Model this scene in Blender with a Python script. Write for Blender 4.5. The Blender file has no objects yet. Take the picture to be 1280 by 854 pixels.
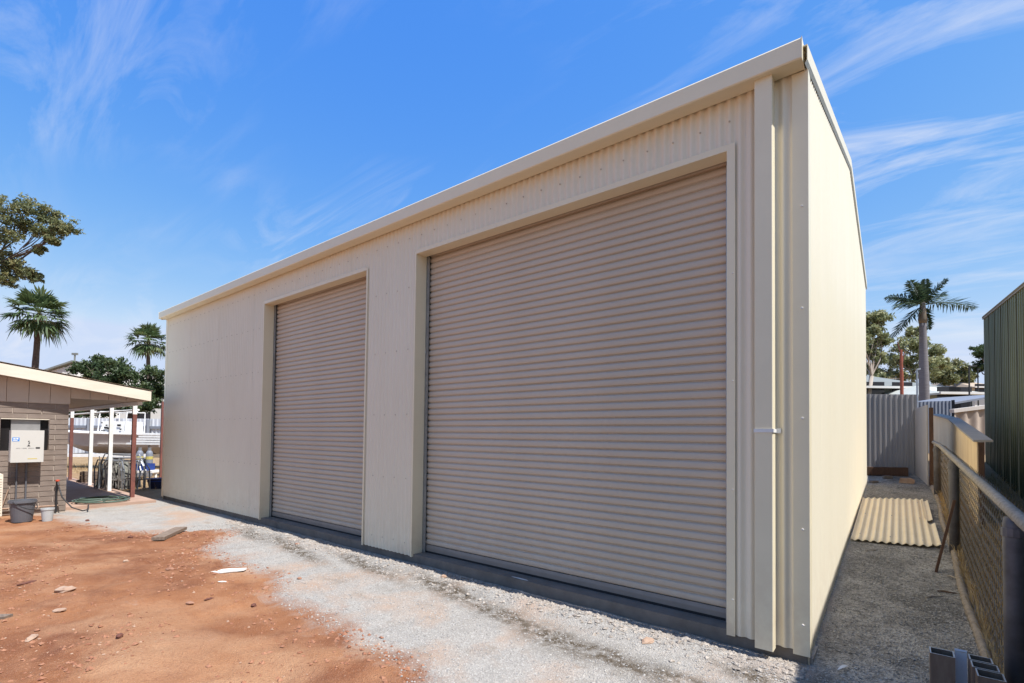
import bpy, math, random
from mathutils import Vector, Matrix, noise
random.seed(7)
sc = bpy.context.scene
COL = sc.collection
PI = math.pi

# ------------------------------------------------------------------ camera, sky, sun, exposure
CAM = Vector((0.526, -4.110, 1.600)); YAW, PITCH, ROLL, FPX = 0.6689, 0.0253, 0.0116, 615.87
_f = Vector((-math.sin(YAW)*math.cos(PITCH), math.cos(YAW)*math.cos(PITCH), math.sin(PITCH)))
_r0 = Vector((math.cos(YAW), math.sin(YAW), 0)); _u0 = _r0.cross(_f)
_r = _r0*math.cos(ROLL)+_u0*math.sin(ROLL); _u = -_r0*math.sin(ROLL)+_u0*math.cos(ROLL)
cd = bpy.data.cameras.new('camera'); cam = bpy.data.objects.new('camera', cd); COL.objects.link(cam)
m = Matrix((_r, _u, -_f)).transposed().to_4x4(); m.translation = CAM; cam.matrix_world = m
cd.sensor_width = 36; cd.lens = FPX*36/1280; cd.shift_y = 102.1/1280; cd.shift_x = 0
cd.clip_start = 0.02; cd.clip_end = 6000
sc.camera = cam
def at(u, v, d):
    """world point seen at a photo position, at axial distance d"""
    return CAM + d*(_f + _r*((u-640.7)/FPX) - _u*((v-529.1)/FPX))

SUN_EL, SUN_AZ = math.radians(59), math.radians(-0.35)      # azimuth from +X towards +Y
sd = Vector((math.cos(SUN_EL)*math.cos(SUN_AZ), math.cos(SUN_EL)*math.sin(SUN_AZ), math.sin(SUN_EL)))
sl = bpy.data.lights.new('sun', 'SUN'); sl.energy = 4.7; sl.angle = math.radians(0.53); sl.color = (1, .985, .965)
so = bpy.data.objects.new('sun', sl); COL.objects.link(so)
so.rotation_euler = (-sd).to_track_quat('-Z', 'Y').to_euler(); so.location = (20, 0, 30)

w = bpy.data.worlds.new('World'); sc.world = w; w.use_nodes = True
nt = w.node_tree; N = nt.nodes; L = nt.links; N.clear()
def nd(t, tree=None, **kw):
    n = (tree or nt).nodes.new(t)
    for k, v in kw.items(): setattr(n, k, v)
    return n
def setin(n, **kw):
    for k, v in kw.items(): n.inputs[k.replace('_', ' ')].default_value = v
wo = nd('ShaderNodeOutputWorld'); bg = nd('ShaderNodeBackground'); sky = nd('ShaderNodeTexSky', sky_type='NISHITA')
sky.sun_disc = False; sky.sun_elevation = SUN_EL; sky.sun_rotation = math.radians(90)-SUN_AZ
sky.altitude = 0; sky.air_density = 1.0; sky.dust_density = 0.2; sky.ozone_density = 3.0
bg.inputs['Strength'].default_value = 0.13
# the camera's rendering of a clear tropical sky: deeper blue overhead, pale towards the horizon
ss = nd('ShaderNodeSeparateColor'); hsv = nd('ShaderNodeCombineColor'); L.new(sky.outputs[0], ss.inputs[0])
for i_, (k_, p_, mx_) in enumerate(((.52, 1.62, 2.9), (1.03, .83, 3.45), (3.75, .10, 4.5))):
    pw = nd('ShaderNodeMath', operation='POWER'); ml = nd('ShaderNodeMath', operation='MULTIPLY'); mn = nd('ShaderNodeMath', operation='MINIMUM')
    L.new(ss.outputs[i_], pw.inputs[0]); pw.inputs[1].default_value = p_; L.new(pw.outputs[0], ml.inputs[0]); ml.inputs[1].default_value = k_
    L.new(ml.outputs[0], mn.inputs[0]); mn.inputs[1].default_value = mx_; L.new(mn.outputs[0], hsv.inputs[i_])
# thin cirrus on a flat layer high above
tc = nd('ShaderNodeTexCoord'); sep = nd('ShaderNodeSeparateXYZ'); L.new(tc.outputs['Generated'], sep.inputs[0])
zz = nd('ShaderNodeMath', operation='MAXIMUM'); L.new(sep.outputs['Z'], zz.inputs[0]); zz.inputs[1].default_value = 0.03
za = nd('ShaderNodeMath', operation='ADD'); L.new(zz.outputs[0], za.inputs[0]); za.inputs[1].default_value = 0.16
dx = nd('ShaderNodeMath', operation='DIVIDE'); dy = nd('ShaderNodeMath', operation='DIVIDE')
L.new(sep.outputs['X'], dx.inputs[0]); L.new(za.outputs[0], dx.inputs[1]); L.new(sep.outputs['Y'], dy.inputs[0]); L.new(za.outputs[0], dy.inputs[1])
cmb = nd('ShaderNodeCombineXYZ'); L.new(dx.outputs[0], cmb.inputs[0]); L.new(dy.outputs[0], cmb.inputs[1])
mp = nd('ShaderNodeMapping'); L.new(cmb.outputs[0], mp.inputs[0]); mp.inputs['Rotation'].default_value = (0, 0, math.radians(-46)); mp.inputs['Scale'].default_value = (1.0, 3.4, 1); mp.inputs['Location'].default_value = (7.7, 3.6, 0)
n1 = nd('ShaderNodeTexNoise'); setin(n1, Scale=1.35, Detail=9.0, Roughness=0.62, Distortion=0.9); L.new(mp.outputs[0], n1.inputs['Vector'])
mp2 = nd('ShaderNodeMapping'); L.new(cmb.outputs[0], mp2.inputs[0]); mp2.inputs['Location'].default_value = (3.5, 7.2, 0)
n2 = nd('ShaderNodeTexNoise'); setin(n2, Scale=0.62, Detail=3.0, Roughness=0.5); L.new(mp2.outputs[0], n2.inputs['Vector'])
r1 = nd('ShaderNodeMapRange'); setin(r1, From_Min=.46, From_Max=.74); L.new(n1.outputs['Fac'], r1.inputs['Value'])
r2 = nd('ShaderNodeMapRange'); setin(r2, From_Min=.41, From_Max=.60); L.new(n2.outputs['Fac'], r2.inputs['Value'])
mu = nd('ShaderNodeMath', operation='MULTIPLY'); L.new(r1.outputs[0], mu.inputs[0]); L.new(r2.outputs[0], mu.inputs[1])
mu2 = nd('ShaderNodeMath', operation='MULTIPLY'); L.new(mu.outputs[0], mu2.inputs[0]); mu2.inputs[1].default_value = .72
mx = nd('ShaderNodeMix', data_type='RGBA'); L.new(mu2.outputs[0], mx.inputs['Factor']); L.new(hsv.outputs[0], mx.inputs['A']); mx.inputs['B'].default_value = (4.0, 4.15, 4.55, 1)
L.new(mx.outputs['Result'], bg.inputs['Color']); L.new(bg.outputs[0], wo.inputs[0])

sc.view_settings.view_transform = 'Standard'; sc.view_settings.look = 'None'; sc.view_settings.gamma = 1
sc.view_settings.exposure = 0.70; sc.view_settings.use_curve_mapping = False
sc.render.engine = 'CYCLES'
sc.cycles.max_bounces = 8; sc.cycles.diffuse_bounces = 5

# ------------------------------------------------------------------ materials
def mat(name, col, col2=None, rough=.6, metal=0, scale=8., amount=.5, bump=0., bscale=60., spec=.4, stretch=(1,1,1), dust=0):
    """Principled with two-tone noise, dirt speckle and fine bump"""
    M = bpy.data.materials.new(name); M.use_nodes = True; t = M.node_tree; P = t.nodes['Principled BSDF']
    P.inputs['Roughness'].default_value = rough; P.inputs['Metallic'].default_value = metal; P.inputs['Specular IOR Level'].default_value = spec
    tcn = t.nodes.new('ShaderNodeTexCoord'); mpn = t.nodes.new('ShaderNodeMapping'); t.links.new(tcn.outputs['Object'], mpn.inputs[0]); mpn.inputs['Scale'].default_value = stretch
    if col2 is None: col2 = tuple(c*.82 for c in col)
    nz = t.nodes.new('ShaderNodeTexNoise'); nz.inputs['Scale'].default_value = scale; nz.inputs['Detail'].default_value = 6; nz.inputs['Roughness'].default_value = .6
    t.links.new(mpn.outputs[0], nz.inputs['Vector'])
    mr = t.nodes.new('ShaderNodeMapRange'); mr.inputs['From Min'].default_value = .35; mr.inputs['From Max'].default_value = .68; mr.inputs['To Max'].default_value = amount; t.links.new(nz.outputs['Fac'], mr.inputs['Value'])
    mxn = t.nodes.new('ShaderNodeMix'); mxn.data_type = 'RGBA'; t.links.new(mr.outputs[0], mxn.inputs['Factor'])
    mxn.inputs['A'].default_value = (*col, 1); mxn.inputs['B'].default_value = (*col2, 1)
    colout = mxn.outputs['Result']
    if dust:    # red dust splashed and blown up from the yard
        ge = t.nodes.new('ShaderNodeNewGeometry'); sx = t.nodes.new('ShaderNodeSeparateXYZ'); t.links.new(ge.outputs['Position'], sx.inputs[0])
        nd_ = t.nodes.new('ShaderNodeTexNoise'); nd_.inputs['Scale'].default_value = 5; nd_.inputs['Detail'].default_value = 8; nd_.inputs['Roughness'].default_value = .7; t.links.new(ge.outputs['Position'], nd_.inputs['Vector'])
        f1 = t.nodes.new('ShaderNodeMapRange'); f1.inputs['From Min'].default_value = .85; f1.inputs['From Max'].default_value = .05; t.links.new(sx.outputs['Z'], f1.inputs['Value'])
        f2 = t.nodes.new('ShaderNodeMapRange'); f2.inputs['From Min'].default_value = .38; f2.inputs['From Max'].default_value = .66; f2.inputs['To Max'].default_value = dust; t.links.new(nd_.outputs['Fac'], f2.inputs['Value'])
        f3 = t.nodes.new('ShaderNodeMath'); f3.operation = 'MULTIPLY'; t.links.new(f1.outputs[0], f3.inputs[0]); t.links.new(f2.outputs[0], f3.inputs[1])
        md = t.nodes.new('ShaderNodeMix'); md.data_type = 'RGBA'; t.links.new(f3.outputs[0], md.inputs['Factor']); t.links.new(colout, md.inputs['A']); md.inputs['B'].default_value = (.42, .25, .15, 1)
        colout = md.outputs['Result']
    t.links.new(colout, P.inputs['Base Color'])
    rr = t.nodes.new('ShaderNodeMapRange'); rr.inputs['To Min'].default_value = max(.05, rough-.1); rr.inputs['To Max'].default_value = min(1, rough+.12); t.links.new(nz.outputs['Fac'], rr.inputs['Value']); t.links.new(rr.outputs[0], P.inputs['Roughness'])
    if bump:
        nb = t.nodes.new('ShaderNodeTexNoise'); nb.inputs['Scale'].default_value = bscale; nb.inputs['Detail'].default_value = 4; t.links.new(mpn.outputs[0], nb.inputs['Vector'])
        bn = t.nodes.new('ShaderNodeBump'); bn.inputs['Strength'].default_value = bump; bn.inputs['Distance'].default_value = .01; t.links.new(nb.outputs['Fac'], bn.inputs['Height']); t.links.new(bn.outputs[0], P.inputs['Normal'])
    return M
CREAM = (.745, .675, .53)
M_cream = mat('cream_steel', CREAM, (.70, .63, .48), rough=.42, scale=1.6, amount=.55, bump=.05, bscale=3, stretch=(1, 1, .35), dust=.22)
M_trim = mat('cream_trim', (.755, .672, .485), (.71, .63, .45), rough=.38, scale=2.5, amount=.5, bump=.05, bscale=4, dust=.35)
M_door = mat('door_steel', (.545, .465, .37), (.46, .39, .305), rough=.42, scale=1.1, amount=.8, bump=.05, bscale=5, stretch=(.5, 1, 2.5), dust=.3)
M_doorbar = mat('door_bottom_bar', (.25, .215, .185), (.19, .165, .14), rough=.45)
M_galv = mat('galvanised', (.36, .37, .38), (.25, .26, .27), rough=.42, metal=.65, scale=14, amount=.8)
M_conc = mat('concrete', (.20, .172, .145), (.13, .11, .09), rough=.9, scale=5, amount=.9, bump=.25, bscale=70)
M_rubber = mat('rubber', (.02, .02, .022), rough=.7)
M_block = mat('concrete_block', (.235, .185, .15), (.175, .135, .108), rough=.92, scale=5, amount=.9, bump=.4, bscale=70)
M_mortar = mat('mortar', (.42, .35, .28), (.36, .29, .23), rough=.95, scale=12, amount=.7)
M_fascia = mat('fascia_paint', (.70, .62, .50), (.58, .49, .37), rough=.6, scale=4, amount=.6, stretch=(1, .5, 3))
M_gable = mat('gable_board', (.50, .42, .34), (.42, .35, .28), rough=.65, scale=3, amount=.6)
M_roof = mat('roof_sheet', (.50, .45, .38), (.40, .35, .28), rough=.5, scale=1.5)
M_white = mat('white_paint', (.78, .77, .74), (.62, .59, .54), rough=.5, scale=6, amount=.5)
M_redox = mat('red_oxide', (.21, .075, .055), (.13, .05, .04), rough=.65, scale=9, amount=.9)
M_darkglass = mat('dark_glass', (.02, .018, .018), rough=.15)
M_greyp = mat('grey_panel', (.20, .19, .18), (.15, .14, .13), rough=.6)
M_blue = mat('blue_plastic', (.015, .045, .22), (.012, .035, .16), rough=.4)
M_bluesign = mat('blue_sticker', (.03, .22, .62), rough=.5)
M_yellow = mat('yellow_plastic', (.52, .44, .12), rough=.5)
M_black = mat('black_plastic', (.025, .024, .024), rough=.5)
M_bucket = mat('bucket_grey', (.115, .115, .125), (.08, .08, .085), rough=.5, scale=10)
M_pot = mat('pale_pot', (.42, .43, .42), (.34, .33, .31), rough=.6, scale=12)
M_hose = mat('green_hose', (.075, .115, .085), (.12, .15, .12), rough=.45, scale=9)
M_timber = mat('weathered_timber', (.23, .17, .125), (.13, .095, .07), rough=.9, scale=6, amount=.9, stretch=(1, 8, 8), bump=.4, bscale=30)
M_timber2 = mat('brown_timber', (.115, .06, .035), (.08, .042, .026), rough=.85, scale=6, amount=.9, stretch=(6, 6, 1), bump=.3, bscale=30)
M_hull = mat('hull_side', (.36, .31, .28), (.30, .25, .22), rough=.4, scale=2)
M_fencewhite = mat('pale_fence_sheet', (.55, .57, .60), (.46, .48, .51), rough=.5, scale=2, stretch=(1, 1, .3))
M_fencegrey = mat('grey_fence_sheet', (.36, .34, .33), (.28, .265, .255), rough=.5, scale=3, stretch=(1, 1, .3))
M_fenceblue = mat('blue_grey_fence', (.20, .215, .25), (.15, .16, .19), rough=.55, scale=3)
M_super6 = mat('fibre_cement', (.40, .325, .26), (.30, .235, .185), rough=.9, scale=3, amount=.8, bump=.2)
M_fibro = mat('cream_fibro', (.86, .68, .43), (.72, .53, .31), rough=.8, scale=3, amount=.75, stretch=(1, 1, .35))
M_cap = mat('fence_cap', (.40, .35, .30), (.30, .255, .21), rough=.7, scale=5)
M_panel = mat('light_panel', (.52, .47, .42), (.44, .39, .34), rough=.7, scale=3)
M_green = mat('dark_green_steel', (.105, .12, .06), (.07, .08, .04), rough=.5, scale=2, amount=.8, stretch=(1, 1, .25))
M_greenroof = mat('green_roof_edge', (.24, .20, .14), (.17, .14, .10), rough=.6)
M_wire = mat('weathered_wire', (.30, .275, .245), (.18, .155, .13), rough=.65, metal=.3, scale=20, amount=.9)
M_post = mat('fence_post', (.13, .125, .135), (.08, .072, .07), rough=.5, metal=.35, scale=8, amount=.9)
M_rail = mat('wrapped_rail', (.36, .32, .27), (.22, .19, .155), rough=.7, metal=.2, scale=30, amount=.9)
M_sheet = mat('loose_cream_sheet', (.90, .745, .50), (.82, .66, .42), rough=.5, scale=5, amount=.6)
M_steel = mat('rusty_steel', (.20, .145, .105), (.15, .10, .07), rough=.6, metal=.2, scale=12, amount=.9, stretch=(3, 3, .6))
M_steelend = mat('steel_cut_edge', (.55, .54, .52), rough=.4, metal=.5)
M_whiteplate = mat('white_plate', (.62, .61, .62), (.5, .49, .5), rough=.5)
M_bark_gum = mat('gum_bark', (.42, .36, .30), (.22, .17, .13), rough=.9, scale=4, amount=.9, bump=.4, bscale=20, stretch=(1, 1, .3))
M_bark_dark = mat('dark_bark', (.12, .09, .07), (.07, .05, .04), rough=.95, scale=6, amount=.9, bump=.5, bscale=20)
M_palmtrunk = mat('palm_trunk', (.19, .175, .18), (.13, .118, .12), rough=.9, scale=3, amount=.8, stretch=(1, 1, 7), bump=.3, bscale=12)
M_crownshaft = mat('palm_crownshaft', (.16, .12, .085), (.11, .10, .06), rough=.6, scale=4)
M_stone_red = mat('red_stone', (.34, .185, .12), (.24, .11, .065), rough=.95, scale=15, amount=.9, bump=.5, bscale=40)
M_stone_pale = mat('pale_stone', (.40, .285, .205), (.30, .18, .12), rough=.95, scale=15, amount=.9, bump=.5, bscale=40)
M_stone_dark = mat('dark_clod', (.14, .055, .035), (.10, .04, .03), rough=.95, scale=15, amount=.9, bump=.5, bscale=40)
M_whitechip = mat('white_chip', (.72, .70, .66), (.58, .52, .45), rough=.8, scale=12)
M_gwhite = mat('far_white_wall', (.62, .60, .56), (.55, .52, .47), rough=.8, scale=1)
M_groof = mat('far_grey_roof', (.20, .21, .19), (.15, .155, .14), rough=.6, scale=1)
M_gwall = mat('far_green_wall', (.16, .175, .145), (.12, .13, .11), rough=.8, scale=1)
M_straw = mat('dry_straw', (.50, .37, .19), (.34, .22, .10), rough=.95, scale=9, amount=.9)
M_twig = mat('bleached_twig', (.42, .36, .29), (.28, .23, .17), rough=.9)

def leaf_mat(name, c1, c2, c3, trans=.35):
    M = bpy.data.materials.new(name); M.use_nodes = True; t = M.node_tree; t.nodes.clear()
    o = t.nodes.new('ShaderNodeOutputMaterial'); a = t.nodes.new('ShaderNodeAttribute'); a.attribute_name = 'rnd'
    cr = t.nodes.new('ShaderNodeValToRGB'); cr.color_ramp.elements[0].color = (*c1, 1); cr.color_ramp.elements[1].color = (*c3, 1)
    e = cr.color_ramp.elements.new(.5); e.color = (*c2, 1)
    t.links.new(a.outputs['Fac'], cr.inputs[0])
    P = t.nodes.new('ShaderNodeBsdfPrincipled'); P.inputs['Roughness'].default_value = .5; P.inputs['Specular IOR Level'].default_value = .35
    T = t.nodes.new('ShaderNodeBsdfTranslucent'); mxs = t.nodes.new('ShaderNodeMixShader'); mxs.inputs[0].default_value = trans
    t.links.new(cr.outputs[0], P.inputs['Base Color']); t.links.new(cr.outputs[0], T.inputs['Color'])
    t.links.new(P.outputs[0], mxs.inputs[1]); t.links.new(T.outputs[0], mxs.inputs[2]); t.links.new(mxs.outputs[0], o.inputs[0])
    return M
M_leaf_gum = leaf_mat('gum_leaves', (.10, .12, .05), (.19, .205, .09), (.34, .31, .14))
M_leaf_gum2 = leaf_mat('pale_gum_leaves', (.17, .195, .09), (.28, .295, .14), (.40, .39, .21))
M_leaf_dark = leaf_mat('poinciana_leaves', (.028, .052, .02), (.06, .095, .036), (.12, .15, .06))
M_leaf_palm = leaf_mat('palm_leaves', (.045, .08, .035), (.10, .145, .055), (.26, .25, .09), .35)
M_leaf_royal = leaf_mat('royal_palm_leaves', (.018, .042, .02), (.04, .075, .036), (.09, .12, .065), .25)
M_leaf_dead = leaf_mat('dead_palm_leaves', (.22, .15, .07), (.34, .25, .12), (.42, .34, .18), .2)

# ------------------------------------------------------------------ mesh helpers
class MB:
    def __init__(s): s.v = []; s.f = []; s.rnd = []; s.mi = []
    def quad(s, a, b, c, d, r=None):
        n = len(s.v); s.v += [tuple(a), tuple(b), tuple(c), tuple(d)]; s.f.append((n, n+1, n+2, n+3))
        if r is not None: s.rnd.append(r)
    def tri(s, a, b, c, r=None):
        n = len(s.v); s.v += [tuple(a), tuple(b), tuple(c)]; s.f.append((n, n+1, n+2))
        if r is not None: s.rnd.append(r)
    def box(s, x0, x1, y0, y1, z0, z1):
        n = len(s.v)
        s.v += [(x0,y0,z0),(x1,y0,z0),(x1,y1,z0),(x0,y1,z0),(x0,y0,z1),(x1,y0,z1),(x1,y1,z1),(x0,y1,z1)]
        s.f += [(n+3,n+2,n+1,n),(n+4,n+5,n+6,n+7),(n,n+1,n+5,n+4),(n+1,n+2,n+6,n+5),(n+2,n+3,n+7,n+6),(n+3,n,n+4,n+7)]
        return s
    def bar(s, a, b, wx, wz, up=(0, 0, 1)):
        """rectangular bar from a to b"""
        a = Vector(a); b = Vector(b); d = (b-a).normalized(); up = Vector(up)
        if abs(d.dot(up)) > .98: up = Vector((1, 0, 0))
        x = d.cross(up).normalized(); z = x.cross(d)
        n = len(s.v)
        for p in (a, b):
            for i, j in ((-1,-1),(1,-1),(1,1),(-1,1)): s.v.append(tuple(p+x*(i*wx/2)+z*(j*wz/2)))
        s.f += [(n,n+1,n+2,n+3),(n+7,n+6,n+5,n+4)]+[(n+i,n+4+i,n+4+(i+1)%4,n+(i+1)%4) for i in range(4)]
        return s
    def tube(s, pts, rad, seg=8, caps=True):
        pts = [Vector(p) for p in pts]; n0 = len(s.v); k = len(pts)
        if not hasattr(rad, '__len__'): rad = [rad]*k
        prev = None
        for i, p in enumerate(pts):
            d = (pts[min(i+1,k-1)]-pts[max(i-1,0)]).normalized()
            if prev is None:
                ref = Vector((0,0,1)) if abs(d.z) < .9 else Vector((1,0,0))
                x = d.cross(ref).normalized()
            else:
                x = (prev-d*prev.dot(d)).normalized()
            prev = x; y = d.cross(x)
            for j in range(seg):
                a = 2*PI*j/seg; s.v.append(tuple(p+(x*math.cos(a)+y*math.sin(a))*rad[i]))
        for i in range(k-1):
            for j in range(seg):
                a = n0+i*seg+j; b = n0+i*seg+(j+1)%seg; s.f.append((a, b, b+seg, a+seg))
        if caps:
            s.f.append(tuple(n0+j for j in reversed(range(seg)))); s.f.append(tuple(n0+(k-1)*seg+j for j in range(seg)))
        return s
    def lathe(s, prof, c=(0,0,0), seg=20):
        n0 = len(s.v)
        for r, z in prof:
            for j in range(seg): a = 2*PI*j/seg; s.v.append((c[0]+r*math.cos(a), c[1]+r*math.sin(a), c[2]+z))
        for i in range(len(prof)-1):
            for j in range(seg):
                a = n0+i*seg+j; b = n0+i*seg+(j+1)%seg; s.f.append((a, b, b+seg, a+seg))
        return s
    def prism(s, prof, fn0, fn1):
        """extrude closed 2D profile between two placement functions"""
        n = len(s.v); k = len(prof)
        s.v += [tuple(fn0(p)) for p in prof]+[tuple(fn1(p)) for p in prof]
        s.f += [(n+i, n+(i+1)%k, n+k+(i+1)%k, n+k+i) for i in range(k)]
        s.f += [tuple(n+i for i in reversed(range(k))), tuple(n+k+i for i in range(k))]
        return s
    def mesh(s, name, M, smooth=False):
        me = bpy.data.meshes.new(name); me.from_pydata(s.v, [], s.f); me.materials.append(M)
        if s.rnd and len(s.rnd) == len(s.f):
            a = me.attributes.new('rnd', 'FLOAT', 'FACE'); a.data.foreach_set('value', s.rnd)
        if smooth: me.polygons.foreach_set('use_smooth', [True]*len(me.polygons))
        me.update(); return me
    def build(s, name, M, parent=None, smooth=False, loc=None):
        return link(name, s.mesh(name, M, smooth), parent, loc)
def link(name, me, parent=None, loc=None, rot=None):
    o = bpy.data.objects.new(name, me); COL.objects.link(o)
    if parent: o.parent = parent
    if loc is not None: o.location = loc
    if rot is not None: o.rotation_euler = rot
    return o
def tag(o, label=None, cat=None, group=None, kind=None):
    if label: o['label'] = label
    if cat: o['category'] = cat
    if group: o['group'] = group
    if kind: o['kind'] = kind
    return o
def thing(name, label, cat, loc=(0,0,0), group=None, rz=0):
    o = bpy.data.objects.new(name, None); COL.objects.link(o); o.location = loc; o.rotation_euler = (0,0,rz); o.empty_display_size = .2
    return tag(o, label, cat, group)
def part(root, name, mb, M, smooth=False):
    """mb in world coordinates; parented under root (an un-rotated empty or part) with the offset removed"""
    off = Vector((0,0,0)); p = root
    while p: off += p.location; p = p.parent
    mb.v = [(a-off.x, b-off.y, c-off.z) for a, b, c in mb.v]
    return mb.build(name, M, root, smooth)
def sm(o): o.data.polygons.foreach_set('use_smooth', [True]*len(o.data.polygons)); return o
def lerp(a, b, t): return a+(b-a)*t
def sstep(a, b, x):
    t = max(0, min(1, (x-a)/(b-a))); return t*t*(3-2*t)

# ------------------------------------------------------------------ terrain
K = .0987
YB = [(-30,-2.5),(-12.4,-2.2),(-10.5,-2.03),(-9.5,-1.74),(-8.7,-1.35),(-8.35,-.55),(-7.9,-.62),(-7.1,-1.30),(-5.8,-1.42),(-5.0,-1.28),(-4.3,-1.66),(-3.5,-1.72),(-2.7,-1.74),(-2.06,-1.86),(-1.5,-2.2),(-.8,-2.9),(0,-4),(3,-6)]
def yb(x):
    for (a, b), (c, d) in zip(YB, YB[1:]):
        if a <= x <= c: return lerp(b, d, (x-a)/(c-a))
    return -2.5 if x < -12 else -6
def nz(x, y, s, o=0): return noise.noise((x*s+o, y*s-o, o*1.7))
def gz(x, y):
    z = sstep(-3, -.12, x)*K*max(0, min(12, y))
    return z
def gfine(x, y):
    z = gz(x, y)
    near = 1-sstep(12, 25, math.hypot(x, y))
    if near > 0:
        grav = sstep(-.15, .2, y-yb(x)) if x < .1 else 1
        rough = lerp(1.0, .45, grav)
        z += near*rough*(.028*nz(x, y, .9, 3)+.020*nz(x, y, 2.3, 5)+.016*nz(x, y, 6, 7)+.009*nz(x, y, 13, 1))
        if x < .05 and x > -9.5:      # rubble spread along the slab edge
            r = math.exp(-((y+.27)/.14)**2)*(.030+.03*nz(x, y, 3, 9))*sstep(-9.5, -8, x)
            z += max(0, r)+.010*math.exp(-((y+.27)/.2)**2)*nz(x, y, 18, 2)
        z -= .012*near*(1 if y < .3 else 0)
    return z
def lines(segs):
    out = []
    for a, b, st in segs:
        n = max(1, round((b-a)/st)); out += [a+(b-a)*i/n for i in range(n)]
    return out+[segs[-1][1]]
far = [3000, 1200, 500, 220, 110, 70]
xs = [-v for v in far]+lines([(-50,-24,2),(-24,-14,.6),(-14,-8,.11),(-8,1.2,.05),(1.2,4,.2),(4,30,2)])+[60,150,500,1200,3000]
ys = [-v for v in far]+lines([(-50,-8,3),(-8,-4,.25),(-4,.2,.05),(.2,9.6,.16),(9.6,30,1.2),(30,80,5)])+[120,260,700,1500,3000]
gv = []; ag = []; ad = []; ap = []; ast = []
for y in ys:
    for x in xs:
        gv.append((x, y, gfine(x, y)))
        g = sstep(-.42, .40, y-yb(x)+.16*nz(x, y, 1.7, 4)) if x < 0.6 else 1
        if x < -13.6: g *= 1-sstep(-.9, -.4, y)
        ag.append(g)
        d = 0
        for px, py, rx, ry in ((-3.2,-.46,.65,.13),(-2.35,-.62,.50,.13),(-1.68,-.76,.42,.16),(-1.15,-.80,.42,.13),(-4.6,-.46,.8,.11),(-6.2,-.55,1.0,.12),(-.55,-.85,.4,.13),(-7.6,-.5,.7,.12),(-.25,-.45,.25,.1)):
            tx = (x-px); ty = (y-py)-(-.16)*tx
            d = max(d, math.exp(-(tx/rx)**2-(ty/ry)**2))
        ad.append(min(1, d*1.5))
        ap.append(sstep(-.02, .1, x)*sstep(-.6, -.25, y+.35*nz(x, y, 1.2))*(1-sstep(.93, 1.02, x)) if y > -1 else 0)
        s_ = max(sstep(.98, 1.15, x), sstep(-12.8, -14.5, x)*sstep(-.2, .6, y) if x < -12.8 else 0, sstep(9.2, 10, y))
        if x < -13.4 and y > -.2: s_ = max(s_, .85)
        ast.append(s_)
nx = len(xs)
gf = [(j*nx+i, j*nx+i+1, (j+1)*nx+i+1, (j+1)*nx+i) for j in range(len(ys)-1) for i in range(nx-1)]
gm = bpy.data.meshes.new('ground'); gm.from_pydata(gv, [], gf)
for nme, arr in (('gravel', ag), ('dark', ad), ('path', ap), ('straw', ast)):
    a = gm.attributes.new(nme, 'FLOAT', 'POINT'); a.data.foreach_set('value', arr)
gm.polygons.foreach_set('use_smooth', [True]*len(gm.polygons))

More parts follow.
